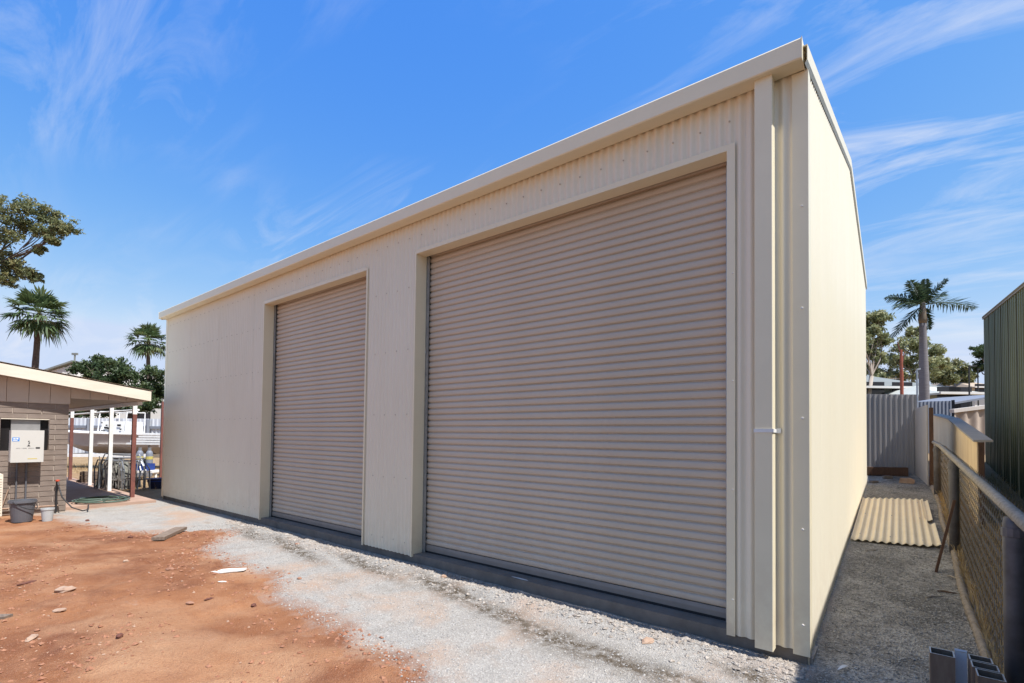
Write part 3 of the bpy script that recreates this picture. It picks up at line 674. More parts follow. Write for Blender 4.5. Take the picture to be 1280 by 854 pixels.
for i in range(nst):
    for j in range(nsec-1): a = i*nsec+j; mb.f.append((a, a+1, a+1+nsec, a+nsec))
mb.f.append(tuple(range(nsec-1, -1, -1)))
mb.build('hull', M_hull, boat)
for s_ in (-1, 1):
    mb = MB(); mb.tube([(Lb/2-Lb*i/nst, s_*.95*(1-max(0, (i/nst-.45)/.55)**2.2)*1.0, 1.47+.12*(i/nst)**2) for i in range(nst+1)], .045, 6); mb.build('gunwale', M_white, boat)
mb = MB()
for i in range(nst):
    t0, t1 = i/nst, (i+1)/nst
    w0, w1 = [.93*(1-max(0, (t-.45)/.55)**2.2) for t in (t0, t1)]
    if t0 < .5: z0 = 1.05
    else: z0 = 1.50
    mb.quad((Lb/2-Lb*t0, -w0, z0), (Lb/2-Lb*t0, w0, z0), (Lb/2-Lb*t1, w1, z0+.01), (Lb/2-Lb*t1, -w1, z0+.01))
mb.build('deck', M_white, boat)
mb = MB(); mb.prism([(-.55,-.6),(.55,-.6),(.55,.6),(-.55,.6)], lambda p: (.35+p[0], p[1], 1.06), lambda p: (.40+p[0]*.85, p[1]*.9, 2.02)); cs = mb.build('console', M_white, boat)
mb = MB()
for k_ in range(9):
    xx = random.uniform(-.1, .75); z_ = random.uniform(1.55, 1.95); mb.box(xx, xx+random.uniform(.04, .16), -.612, -.604, z_, z_+random.uniform(.02, .09))
mb.build('console_print', M_black, cs)
mb = MB()
for xx in (-.2, .9):
    for yy in (-.62, .62): mb.tube([(xx, yy, 1.3), (xx+.05, yy*.9, 2.42)], .022, 6)
mb.tube([(-.15, -.56, 2.42), (.95, -.56, 2.42), (.95, .56, 2.42), (-.15, .56, 2.42), (-.15, -.56, 2.42)], .022, 6); mb.build('canopy_frame', M_white, boat)
mb = MB(); mb.box(.1, .75, -.4, .4, 2.44, 2.50); mb.build('canopy_pod', M_white, cs)
mb = MB(); mb.bar((-2.9, -1.08, .56), (2.3, -1.08, .60), .07, .13); mb.bar((.9, -1.08, .55), (.9, 1.0, .55), .06, .07); mb.bar((-2.2, -1.08, .55), (-2.2, 1.0, .55), .06, .07); mb.bar((-2.9, .62, .52), (2.3, .62, .48), .07, .12); mb.bar((-2.9, -.62, .52), (-2.9, .62, .52), .07, .1); mb.bar((.6, -.62, .45), (.6, .62, .45), .07, .1); mb.bar((1.8, -.7, .54), (1.8, .7, .54), .12, .16); mb.bar((-1.4, -.7, .56), (-1.4, .7, .56), .1, .14); mb.build('trailer_frame', M_white, boat)
for yy in (-.85, .85):
    mb = MB(); k0 = [( .10,-.09),(.29,-.09),(.31,-.05),(.31,.05),(.29,.09),(.10,.09)]
    for r_, o_ in k0:
        for j in range(16): a = 2*PI*j/16; mb.v.append((.7+r_*math.cos(a), yy+o_, .31+r_*math.sin(a)))
    for i in range(5):
        for j in range(16): mb.f.append((i*16+j, i*16+(j+1)%16, i*16+16+(j+1)%16, i*16+16+j))
    wh = mb.build('wheel', M_rubber, boat)
    mb = MB(); mb.tube([(.7, yy-.07, .31), (.7, yy+.07, .31)], .13, 12); mb.build('rim', M_galv, wh)
mb = MB(); mb.bar((-2.9, 0, .52), (-4.2, 0, .5), .08, .1); mb.tube([(-3.9, .1, .5), (-3.9, .1, 0)], .03, 8); mb.build('drawbar', M_galv, boat)

# folded metal frames heaped against each other
fr0 = Vector((-17.0, .62, 0))
for i in range(7):
    p = at(136+i*4.2, 600, 13.3+.12*(i % 3)); tl = random.uniform(-.22, .22); hh = random.uniform(.78, 1.0); ww = random.uniform(.85, 1.1)
    f = thing('metal_frame', 'bent galvanised tube frame in the heap between the white and red posts', 'frame', (p.x, p.y, 0), 'metal frames heaped behind the verandah posts', rz=random.uniform(.35, 1.0))
    mb = MB(); pts = [(-ww/2, 0, .02), (-ww/2+.02, tl*.6, hh*.7), (-ww/2+.14, tl, hh), (ww/2-.14, tl+.05, hh*.97), (ww/2, tl*.6, hh*.66), (ww/2-.02, .03, .02)]
    mb.tube(pts, .018, 6); mb.build('tube', M_galv, f)
    mb = MB()
    for j in range(5): xx = lerp(-ww/2+.1, ww/2-.1, j/4); mb.tube([(xx, tl*.3, .06), (xx+random.uniform(-.1, .1), tl*.9, hh*.93)], .011, 5)
    mb.tube([(-ww/2, tl*.3, hh*.35), (ww/2, tl*.3, hh*.33)], .012, 5); mb.build('bars', mat('old_bars', (.26,.25,.23), (.13,.11,.09), rough=.7, scale=9, amount=.9) if i == 0 else bpy.data.materials['old_bars'], f)
HC = at(148, 600, 13.9)
tk = thing('shade_cloth_heap', 'grey green shade cloth draped over the heap of metal frames', 'cloth', (HC.x, HC.y, 0))
mb = MB(); n = 16
for i in range(n+1):
    for j in range(n+1):
        a, b = i/n*2-1, j/n*2-1; r2 = a*a+b*b
        hgt = .74*max(0, 1-r2*.75)**.6+.13*noise.noise((a*3.1, b*3.1, 4))+.06*noise.noise((a*9, b*9, 2)); mb.v.append((HC.x+a*.5*_r.x+b*.3*_f.x, HC.y+a*.5*_r.y+b*.3*_f.y, max(-.01, hgt)))
mb.f = [(i*(n+1)+j, i*(n+1)+j+1, (i+1)*(n+1)+j+1, (i+1)*(n+1)+j) for i in range(n) for j in range(n)]
part(tk, 'cloth', mb, mat('shade_cloth', (.22,.215,.18), (.09,.085,.07), rough=.95, scale=12, amount=1, stretch=(1,1,.4)))
# stacked timbers
for i in range(5):
    p0 = Vector((-19.6+.05*i, .15+.12*(i % 3), .07+.13*(i//2+ (i % 2)*.0)))
    p0 = at(101+random.uniform(-3, 3), 602, 14.9); p0.z = .06+.125*(i//2); off = .16*(i % 2); d_ = Vector((math.cos(YAW+.05*i), math.sin(YAW+.05*i), 0)); q = p0+_f*off; q.z = p0.z
    t_ = thing('timber', 'old brown timber in the low pile behind the white posts', 'timber', (q.x, q.y, q.z-.06), 'timbers piled behind the verandah posts')
    mb = MB(); mb.bar(q, q+d_*random.uniform(1.0, 1.35), .13, .115); part(t_, 'beam', mb, M_timber2 if i % 2 else M_timber)
# dinghy of pale ribbed panels, crates, drums on a bench right of the red post
pr = at(190, 545, 17.5)
rk = thing('panel_stack', 'stack of white ribbed panels on a rack beside the end of the shed', 'panels', (pr.x, pr.y, 0))
mb = MB(); d_ = _r0
for xx in (-.6, .9):
    for o in (0, .7): mb.bar(Vector((pr.x, pr.y, 0))+d_*xx+Vector((_f.x, _f.y, 0))*o, Vector((pr.x, pr.y, 1.13))+d_*xx+Vector((_f.x, _f.y, 0))*o, .05, .05)
part(rk, 'rack_leg', mb, M_galv)
for i in range(5):
    c0 = Vector((pr.x, pr.y, 1.16+.085*i))-d_*(.85-.12*i)+Vector((_f.x, _f.y, 0))*.35; mb = MB(); mb.bar(c0, c0+d_*2.6, .8-.06*i, .06); part(rk, 'panel', mb, M_white)
bp0 = at(182, 588, 16.6); bp0.z = 0
bn = thing('bench', 'low white bench carrying blue crates behind the red post', 'bench', (bp0.x, bp0.y, 0))
mb = MB(); c0 = Vector((bp0.x, bp0.y, .26)); mb.bar(c0-d_*.55, c0+d_*.42, .5, .07); part(bn, 'top', mb, M_white)
for q in (-.5, .36): mb = MB(); mb.bar(Vector((c0.x, c0.y, 0))+d_*q, Vector((c0.x, c0.y, .224))+d_*q, .06, .06); part(bn, 'leg', mb, M_white)
for i, (o, h) in enumerate(((-.40, .16), (.02, .22))):
    c1 = c0+d_*o; cr_ = thing('crate', 'low blue plastic crate on the bench next to the red post' if i == 0 else 'taller blue plastic crate on the bench toward the shed end', 'crate', (c1.x, c1.y, .296), rz=YAW)
    mb = MB(); a_, b_ = .17, .2
    for (x0, x1, y0, y1, z0, z1) in ((-a_,a_,-b_,b_,.002,.015),(-a_,a_,-b_,-b_+.015,.015,h),(-a_,a_,b_-.015,b_,.015,h),(-a_,-a_+.015,-b_+.015,b_-.015,.015,h),(a_-.015,a_,-b_+.015,b_-.015,.015,h)): mb.box(x0,x1,y0,y1,z0,z1)
    mb.build('crate_body', M_blue, cr_); mb = MB(); mb.box(-a_-.01, a_+.01, -b_-.01, -b_-.001, h-.03, h); mb.build('rim', M_blue, cr_)
for i, (u_, v_) in enumerate(((175, 588), (187, 586))):
    c1 = at(u_, v_, 17.3); dm = thing('gas_cylinder', 'tall grey cylinder with a yellow band behind the blue crates', 'cylinder', (c1.x, c1.y, 0), 'grey cylinders behind the crates')
    mb = MB(); mb.lathe([(.001,0),(.10,0),(.105,.02),(.105,.80),(.09,.88),(.05,.93),(.001,.935)], (0,0,0), 16); mb.build('body', M_fenceblue, dm, True)
    mb = MB(); mb.lathe([(.107,.62),(.108,.625),(.108,.72),(.107,.725)], (0,0,0), 16); mb.build('yellow_band', M_yellow, dm)
    mb = MB(); mb.lathe([(.001,1.03),(.05,1.03),(.05,.934),(.03,.933)], (0,0,0), 10); mb.build('valve', M_galv, dm)
c1 = at(197, 612, 13.9); c1.z = 0
bi = thing('dark_tub', 'dark blue tub on the ground in the shade at the end of the shed', 'tub', (c1.x, c1.y, 0))
mb = MB(); mb.lathe([(.001,.002),(.19,.002),(.23,.26),(.25,.262),(.25,.285),(.215,.285),(.18,.02),(.001,.02)], (0,0,0), 18); mb.build('tub_body', mat('navy_plastic', (.015,.02,.06), rough=.5), bi)
mb = MB(); mb.lathe([(.236,.20),(.242,.20),(.242,.225),(.236,.225)], (0,0,0), 18); mb.build('tub_rim', M_blue, bi)
c1 = at(203, 556, 15.6); ps = thing('steel_post', 'red oxide steel post standing just behind the end of the shed', 'post', (c1.x, c1.y, 0))
mb = MB(); mb.box(-.04,.04,-.04,.04,0,2.55); mb.build('shaft', M_redox, ps); mb = MB(); mb.box(-.09,.09,-.09,.09,-.01,.012); mb.build('base_plate', M_redox, ps)

# far buildings on the left
g1 = thing('far_warehouse', 'pale ribbed warehouse with grey roof showing above the house roof', 'building', (-82, 10, 0))
P0, P1, P2 = at(40, 470, 62), at(94, 452, 62), at(150, 470, 62)
mb = MB(); mb.v = [(P0.x, P0.y, 0), (P1.x, P1.y, 0), (P1.x, P1.y, P1.z-.25), (P0.x, P0.y, P1.z-2.2)]; mb.f = [(0,1,2,3)]; 
part(g1, 'wall', ribbed(P0, P1, (0, 0), (P0.z-.1, P1.z-.35), .7, .06), M_gwhite)
part(g1, 'end_wall', ribbed(P1, P2+_f*14, (0, 0), (P1.z-.35, P1.z-.9), .7, .06), M_gwhite)
mb = MB(); d2 = Vector((_f.x, _f.y, 0))*16; u0 = P0+Vector((0,0,-.1)); u1 = P1+Vector((0,0,-.1)); up_ = Vector((0,0,.22))
mb.prism([0], lambda p: u0, lambda p: u0) if False else None
for (a, b) in ((u0, u1),):
    vs = [a-_f*.4, b-_f*.4, b+d2, a+d2]; vs2 = [q+up_ for q in vs]; k0 = len(mb.v); mb.v += [tuple(q) for q in vs+vs2]; mb.f += [(0,1,2,3),(7,6,5,4),(0,4,5,1),(1,5,6,2),(2,6,7,3),(3,7,4,0)]
part(g1, 'roof', mb, M_groof)
mb = MB(); mb.tube([P1+Vector((0,0,-.4)), P1+Vector((0,0,1.0))], .09, 6); mb.bar(P1+Vector((-.3,-.2,.95)), P1+Vector((.3,.2,.95)), .2, .25); part(g1, 'roof_vent', mb, M_groof)
g2 = thing('far_white_building', 'white walled building showing through the dark green tree', 'building', (-58, 13, 0))
P0, P1 = at(150, 488, 48), at(240, 488, 48)
mb = MB(); fd = Vector((_f.x, _f.y, 0)); vs = [Vector((P0.x,P0.y,0)), Vector((P1.x,P1.y,0)), Vector((P1.x,P1.y,0))+fd*8, Vector((P0.x,P0.y,0))+fd*8]; tp_ = [Vector((q.x,q.y,P0.z)) for q in vs]
mb.v = [tuple(q) for q in vs+tp_]; mb.f = [(0,1,5,4),(1,2,6,5),(2,3,7,6),(3,0,4,7)]; part(g2, 'wall', mb, M_gwhite)
mb = MB(); e_ = [q+(q-sum(tp_, Vector())/4)*.08 for q in tp_]; mb.v = [tuple(q+Vector((0,0,.004))) for q in e_]+[tuple(q+Vector((0,0,.3))) for q in e_]; mb.f = [(3,2,1,0),(4,5,6,7),(0,1,5,4),(1,2,6,5),(2,3,7,6),(3,0,4,7)]; part(g2, 'roof', mb, M_groof)
for q in (.35, .75):
    p = vs[0].lerp(vs[1], q)-fd*.02; mb = MB(); mb.bar(p+Vector((0,0,2.2)), p+Vector((0,0,3.4)), .05, 1.3, up=tuple(_r0)); part(g2, 'window', mb, M_darkglass)

# ------------------------------------------------------------------ right side: path, fences, green shed
def gz1(y): return K*max(0, min(12, y))
# loose corrugated sheets on the path
cs = thing('corrugated_sheet', 'large loose cream corrugated sheet lying flat on the side path', 'roofing sheet', (.44, 4.8, gz1(4.8)))
def loose(x0, x1, y0, y1, sk0, sk1, dz, amp=.011, pit=.0775):
    mb = MB(); nxx = int((x1-x0)/pit*8); nyy = 14
    for j in range(nyy+1):
        for i in range(nxx+1):
            t_ = j/nyy; x_ = x0+(x1-x0)*i/nxx; yy = lerp(y0+sk0*(x_-x0), y1+sk1*(x_-x0), t_)
            mb.v.append((x_+lerp(0, -.01, t_), yy, gz1(yy)+dz+amp*math.cos(2*PI*(x_-x0)/pit)+.008*noise.noise((x_*1.5, yy*.8, 3))+.012*max(0, (t_-.9)*5)))
    W = nxx+1; mb.f = [(j*W+i, j*W+i+1, (j+1)*W+i+1, (j+1)*W+i) for j in range(nyy) for i in range(nxx)]
    n = len(mb.v); mb.v += [(a, b, c-.0025) for a, b, c in mb.v]; mb.f += [tuple(n+q for q in reversed(f)) for f in mb.f[:nxx*nyy]]
    mb.f += [(i, n+i, n+i+1, i+1) for i in range(nxx)]
    return mb
part(cs, 'sheet', loose(.022, .80, 3.37, 6.05, .11, .28, .026), M_sheet, True)
mb = MB()
for q in range(3):
    for yy in (3.6, 4.8, 5.9): screw(mb, (.022+.0775*(1+q*4), yy+.05, gz1(yy)+.043), (0, -.05, 1), .006) if False else mb.box(.022+.0775*(1+q*4)-.006, .022+.0775*(1+q*4)+.006, yy+.05, yy+.062, gz1(yy)+.030, gz1(yy)+.0455)
part(cs, 'nail_heads', mb, M_galv)
for (y0, y1, xo, lbl) in ((3.50, 4.55, .800, 'narrow torn strip of cream sheeting beside the near end of the loose sheet'), (4.80, 6.1, .775, 'narrow torn strip of cream sheeting beside the far end of the loose sheet')):
    s_ = thing('sheet_strip', lbl, 'sheet strip', (xo+.04, y0, gz1(y0))); 
    part(s_, 'strip', loose(xo, xo+.082, y0, y1, .1, .8, .030), M_sheet, True)
    mb = MB()
    for q in range(5): yy = lerp(y0+.1, y1-.2, q/4); mb.v += []; k0 = len(mb.v); mb.v += [(xo-.001, yy, gz1(yy)+.034), (xo-.02, yy+.04, gz1(yy)+.036), (xo-.001, yy+.09, gz1(yy)+.038)]; mb.f.append((k0, k0+1, k0+2))
    part(s_, 'torn_edge', mb, M_sheet)
# chain-link fence
FXX = .985
def rail_z(y): return 1.247+.0475*y if y < 5.6 else 1.513+.028*(y-5.6)
cf = thing('chain_link_fence', 'weathered chain link fence with dark steel posts along the side path', 'fence', (FXX, 3, 0))
for yy, z1 in ((-.42, None), (3.40, None), (6.75, None), (-3.0, None)):
    mb = MB(); zt = rail_z(yy)-.028; mb.tube([(FXX+.005, yy, gz1(yy)-.3), (FXX+.005, yy, zt-.04), (FXX+.005, yy, zt)], [.046, .046, .04], 14); ps_ = part(cf, 'post', sm and mb, M_post, True)
    mb = MB(); mb.lathe([(.050, -.10), (.053, -.098), (.053, -.055), (.050, -.053)], (FXX+.005, yy, zt), 14); part(ps_, 'band', mb, M_post)
mb = MB(); pts = []; rad = []; y = -3.2
while y < 8.0:
    pts.append((FXX, y, rail_z(y))); rad.append(.024+.0055*(1 if int(round(y/.014)) % 2 else 0)+random.uniform(0, .002)); y += .014
mb.tube(pts, rad, 8); part(cf, 'top_rail', mb, M_rail, True)
mb = MB(); pts = []; rad = []; y = -3.2
while y < 7.9:
    pts.append((FXX-.012+.012*math.sin(y*2.3), y, gz1(y)+.014)); rad.append(.020+.010*abs(math.sin(y*48))+random.uniform(0, .006)); y += .02
mb.tube(pts, rad, 8); part(cf, 'bottom_selvage', mb, mat('dusty_selvage', (.33,.275,.215), (.20,.16,.125), rough=.9, scale=25, amount=.9), True)
mb = MB(); S = .05; wr = .0023; y = -3.0; k = 0
while y < 7.9:
    zb_ = gz1(y)+.02; zt = rail_z(y); n = int((zt-zb_)/S); s_ = 1 if k % 2 else -1
    pts = []
    for i in range(n+1):
        sg = 1 if i % 2 else -1
        pts.append((FXX+.058+.004*sg*s_, y+sg*S*.5, zb_+(zt-zb_)*i/n))
    mb.tube(pts, wr, 3, caps=False); y += S; k += 1
part(cf, 'mesh', mb, M_wire)['kind'] = 'stuff'
# back fence of grey ribbed sheet, and the light panel beside it
bf = thing('ribbed_fence', 'grey ribbed steel fence closing the far end of the side path', 'fence', (.3, 9.1, .9))
for i in range(2):
    a = Vector((-1.3, 8.85, 0)).lerp(Vector((.78, 9.22, 0)), i/2); b = Vector((-1.3, 8.85, 0)).lerp(Vector((.78, 9.22, 0)), (i+1)/2)
    part(bf, 'fence_sheet', ribbed(a, b, (.5, .5), (2.60, 2.60) if i == 0 else (2.60, 2.56), .092, .022), M_fencegrey)
pnl = thing('panel_fence', 'plain light grey fence panel at the far end of the chain link', 'fence panel', (.85, 8.5, .8))
mb = MB(); mb.bar((.755, 9.2, 1.5), (.905, 7.80, 1.5), .018, 1.52); 
mb.v = [(a, b, c) for a, b, c in mb.v]; part(pnl, 'panel', mb, M_panel)
mb = MB(); mb.box(.925, .985, 7.66, 7.76, .4, 2.20); part(pnl, 'end_post', mb, M_timber2)
# cream fibro fence with flat cap
cfn = thing('fibro_fence', 'low cream fibro fence with flat brown cap behind the chain link', 'fence', (1.3, 7, .6))
pl = [(1.3, 4.72, 1.60), (1.3, 9.2, 2.04), (1.12, 11.3, 2.22)]
for (a, b) in zip(pl, pl[1:]):
    n = 4 if a[1] < 5 else 2
    for i in range(n):
        p = Vector(a).lerp(Vector(b), i/n); q = Vector(a).lerp(Vector(b), (i+1)/n); d_ = (q-p).normalized()*.006
        mb = MB(); mb.prism([0, 1, 2, 3], lambda k_, p=p+d_: (p.x+(0 if k_ in (0, 3) else .012), p.y, .3 if k_ < 2 else p.z-.012), lambda k_, q=q-d_: (q.x+(0 if k_ in (0, 3) else .012), q.y, .3 if k_ < 2 else q.z-.012)); part(cfn, 'fibro_sheet', mb, M_fibro)
    mb = MB(); mb.prism([(-.035, -.012), (.15, -.012), (.15, .012), (-.035, .012)], lambda p, a=a: (a[0]+p[0], a[1]-.03, a[2]+p[1]), lambda p, b=b: (b[0]+p[0], b[1], b[2]+p[1])); part(cfn, 'cap_board', mb, M_cap)
    mb = MB(); mb.box(a[0]+.014, a[0]+.07, a[1]-.02, a[1]+.04, .2, a[2]-.014); part(cfn, 'post', mb, M_timber2)
# green shed
GX, GY0, GY1 = 2.04, -4.2, 11.3
def gtop(y): return 3.393+.0887*y
gs = thing('green_shed', 'tall dark green ribbed steel shed standing past the chain link fence', 'shed', (3.5, 5, 0))
y = GY1; i = 0
while y > GY0:
    y0 = max(GY0, y-.8); part(gs, 'wall_sheet', ribbed((GX, y), (GX, y0), (gz1(y)-.4, gz1(y0)-.4), (gtop(y), gtop(y0)), .19, .028), M_green); y = y0
mb = MB(); mb.quad((GX, GY1, .5), (GX+5, GY1, .5), (GX+5, GY1, gtop(GY1)+.2), (GX, GY1, gtop(GY1))); part(gs, 'end_wall', mb, M_green)
mb = MB(); mb.box(GX-.025, GX+.05, GY1-.05, GY1+.02, .5, gtop(GY1)); part(gs, 'corner_flashing', mb, M_green)
mb = MB(); n = int((GY1-GY0+.1)/.0765*6)
for i in range(n+1):
    yy = GY0-.05+(GY1-GY0+.1)*i/n; d = .018*math.cos(2*PI*i/6)
    mb.v += [(GX-.05, yy, gtop(yy)+.03+d), (GX+5, yy, gtop(yy)+.35+d), (GX-.05, yy, gtop(yy)+.027+d), (GX+5, yy, gtop(yy)+.347+d)]
for i in range(n): a = 4*i; mb.f += [(a, a+4, a+5, a+1), (a+2, a+3, a+7, a+6), (a, a+2, a+6, a+4)]
part(gs, 'roof', mb, M_greenroof, True)
mb = MB(); mb.prism([(-.047, -.012), (.006, -.012), (.006, .014), (-.047, .014)], lambda p: (GX+p[0], GY0, gtop(GY0)+p[1]-.006), lambda p: (GX+p[0], GY1+.03, gtop(GY1)+p[1]-.006)); part(gs, 'eave_trim', mb, M_greenroof)
# fences further back
b1 = thing('ribbed_fence', 'blue grey ribbed fence behind the light panel', 'fence', (1.4, 16.9, 1.1))
p0, p1 = at(1120, 505, 16), at(1192, 501, 16); part(b1, 'fence_sheet', ribbed(p0, p1, (1, 1), (p0.z+.05, p1.z), .12, .03), M_fenceblue)
mb = MB(); mb.bar(p0+Vector((0,0,.03))+_f*.05, p1+Vector((0,0,-.02))+_f*.05, .03, .04); part(b1, 'rail', mb, M_fenceblue)
mb = MB(); mb.box(p1.x-.04, p1.x+.04, p1.y-.03, p1.y+.05, 1, p1.z+.02); part(b1, 'post', mb, M_black)
b2 = thing('wavy_fence', 'tan fibre cement fence with deep waves and a flat capping', 'fence', (2.2, 17, 1.1))
p0, p1 = at(1191, 514, 15.0), at(1275, 503, 15.0)
part(b2, 'fence_sheet', ribbed(p0, p1, (.9, .9), (p0.z-.02, p1.z-.02), .34, .075, None, 'wave', 10), M_super6, True)
mb = MB(); mb.bar(p0-_r0*.03-_f*.02, p1+_r0*.03-_f*.02, .16, .11); part(b2, 'capping', mb, M_panel)
b3 = thing('carport_roof', 'low blue grey flat roof behind the wavy fence', 'roof', (2.6, 21, 1.1))
p0, p1 = at(1178, 508, 18), at(1262, 494, 18)
mb = MB(); bk_ = Vector((_f.x, _f.y, .02))*3; vs = [p0, p1, p1+bk_, p0+bk_]; mb.v = [tuple(q) for q in vs]+[tuple(q+Vector((0,0,.07))) for q in vs]; mb.f = [(3,2,1,0),(4,5,6,7),(0,1,5,4),(1,2,6,5),(2,3,7,6),(3,0,4,7)]; part(b3, 'roof_deck', mb, M_fenceblue)
for q in (p0+_r0*.3+_f*.3, p1-_r0*.3+_f*.3): mb = MB(); mb.tube([(q.x, q.y, 1.0), (q.x, q.y, q.z-.02)], .04, 8); part(b3, 'post', mb, M_galv)

# houses behind the right-hand fences
def gable_house(name, label, uL, uR, vE, vR, D, depth, Mw, Mr, ridge_u=None):
    a = at(uL, vE, D); b = at(uR, vE, D); fd = Vector((_f.x, _f.y, 0)).normalized(); ze = (a.z+b.z)/2; zr = at((uL+uR)/2, vR, D+depth*.4).z
    t_ = thing(name, label, 'house', ((a.x+b.x)/2, (a.y+b.y)/2, 1.0))
    mb = MB(); q = [Vector((a.x,a.y,1)), Vector((b.x,b.y,1)), Vector((b.x,b.y,1))+fd*depth, Vector((a.x,a.y,1))+fd*depth]; tq = [Vector((v.x,v.y,ze)) for v in q]
    mb.v = [tuple(v) for v in q+tq]; mb.f = [(0,1,5,4),(1,2,6,5),(2,3,7,6),(3,0,4,7)]; part(t_, 'wall', mb, Mw)
    o = .5; rr = (q[1]-q[0]).normalized(); al = q[0]-rr*o-fd*o; ar = q[1]+rr*o-fd*o; bl = q[3]-rr*o+fd*o; br = q[2]+rr*o+fd*o; ml = (al+bl)/2+rr*1.2; mr_ = (ar+br)/2-rr*1.2
    mb = MB(); V = [Vector((v.x,v.y,ze-.05)) for v in (al, ar, br, bl)]+[Vector((v.x,v.y,zr)) for v in (ml, mr_)]; V += [v-Vector((0,0,.10)) for v in V[:4]]
    mb.v = [tuple(v) for v in V]; mb.f = [(0,1,5,4),(1,2,5),(2,3,4,5),(3,0,4),(6,7,1,0),(7,8,2,1),(8,9,3,2),(9,6,0,3)]; rf = part(t_, 'roof', mb, Mr)
    mb = MB(); mb.bar(V[0]-Vector((0,0,.02))-fd*.06, V[1]-Vector((0,0,.02))-fd*.06, .1, .12); part(rf, 'gutter', mb, M_gwhite)
    for s_ in (.25, .6):
        p = q[0].lerp(q[1], s_)-fd*.03; mb = MB(); mb.bar(p+Vector((0,0,ze-1.9)), p+Vector((0,0,ze-.7)), .06, 1.2, up=tuple(rr)); w_ = part(t_, 'window', mb, M_darkglass)
    return t_
gable_house('far_house', 'low house with grey green hip roof behind the tall smooth palm', 1068, 1168, 484, 468, 30, 9, M_gwall, M_groof)
gable_house('far_house', 'small pale roofed outbuilding between the palm and the green shed', 1176, 1216, 491, 482, 26, 5, mat('pale_green_wall', (.30,.32,.26), rough=.8, scale=1), mat('pale_roof', (.52,.53,.47), (.42,.42,.37), rough=.6, scale=1))
gable_house('far_house', 'white gabled house far off beside the edge of the green shed', 1219, 1250, 484, 474, 48, 8, M_gwhite, mat('tan_roof', (.42,.33,.24), rough=.7, scale=1))
rp = at(1128, 492, 22); r1_ = at(1127, 437, 22)
po = thing('red_pole', 'rusty red pole sticking up behind the grey fence', 'pole', (rp.x, rp.y, 1.0))
mb = MB(); mb.tube([(rp.x, rp.y, 1.0), (rp.x, rp.y, 4.4), tuple(r1_)], [.07, .065, .045], 8); part(po, 'shaft', mb, mat('rust_red', (.33,.09,.05), (.22,.06,.035), rough=.8))
mb = MB(); mb.tube([tuple(r1_-Vector((0,0,.3))), tuple(r1_+Vector((-.12,-.1,.35)))], .025, 6); mb.tube([tuple(r1_-Vector((0,0,.9))), tuple(r1_+Vector((.12,.1,-.1)))], .025, 6); part(po, 'prong', mb, M_redox)
for (u_, v0, D_, lbl, hd) in ((1147, 462, 20, 'thin grey pole between the red pole and the palm trunk', 0), (1212, 458, 24, 'dark lamp post near the pale roofed outbuilding', 1), (1223, 462, 30, 'thin dark mast close to the green shed', 0)):
    p = at(u_, v0, D_); po = thing('thin_pole' if not hd else 'lamp_post', lbl, 'pole' if not hd else 'lamp post', (p.x, p.y, 1.0))
    mb = MB(); mb.tube([(p.x, p.y, 1.0), tuple(p)], [.045, .03], 8); part(po, 'shaft', mb, M_galv if u_ < 1200 else M_black)
    mb = MB(); mb.bar(p-_r0*.02, p+_r0*(.35 if hd else .12)+Vector((0,0,.03)), .08, .06); part(po, 'head', mb, M_galv if u_ < 1200 else M_black)

# leaning stake, twigs, offcuts
sk = thing('timber_stake', 'brown timber stake leaning on the chain link fence', 'stake', (.80, 2.6, gz1(2.6)))
mb = MB(); mb.bar((.795, 2.60, gz1(2.6)-.01), (.945, 2.62, 1.0), .022, .042, up=(0, 1, 0)); part(sk, 'stick', mb, M_timber2)
for i, (x_, y_, ln, an, lbl) in enumerate(((.918, 2.45, .16, 2.2, 'curled pale twig on the path below the stake'), (.757, 1.80, .20, .8, 'straight bleached stick lying on the path gravel'), (.85, 1.97, .14, .1, 'dark short stick by the foot of the chain link'), (.25, 3.05, .22, 1.0, 'thin twig in front of the loose sheet'))):
    t_ = thing('twig', lbl, 'twig', (x_, y_, gz1(y_)), rz=an)
    mb = MB(); mb.tube([(-ln/2, 0, .012), (-ln/6, .012, .016), (ln/5, -.006, .014), (ln/2, .018, .012)], [.006, .007, .006, .003], 6); mb.build('stem', M_twig if i != 2 else M_timber2, t_)
lf = thing('fallen_leaf', 'curved dry leaf lying on gravel at the shed corner', 'leaf', (.205, .03, .012), rz=1.0)
mb = MB(); n = 8
for i in range(n+1): t_ = i/n; mb.v += [(t_*.13-.065, -.011*math.sin(PI*t_)+.02*t_*t_, .004+.014*math.sin(PI*t_)), (t_*.13-.065, .011*math.sin(PI*t_)+.02*t_*t_, .008+.014*math.sin(PI*t_))]
mb.f = [(2*i, 2*i+2, 2*i+3, 2*i+1) for i in range(n)]; mb.build('blade', M_whitechip, lf)
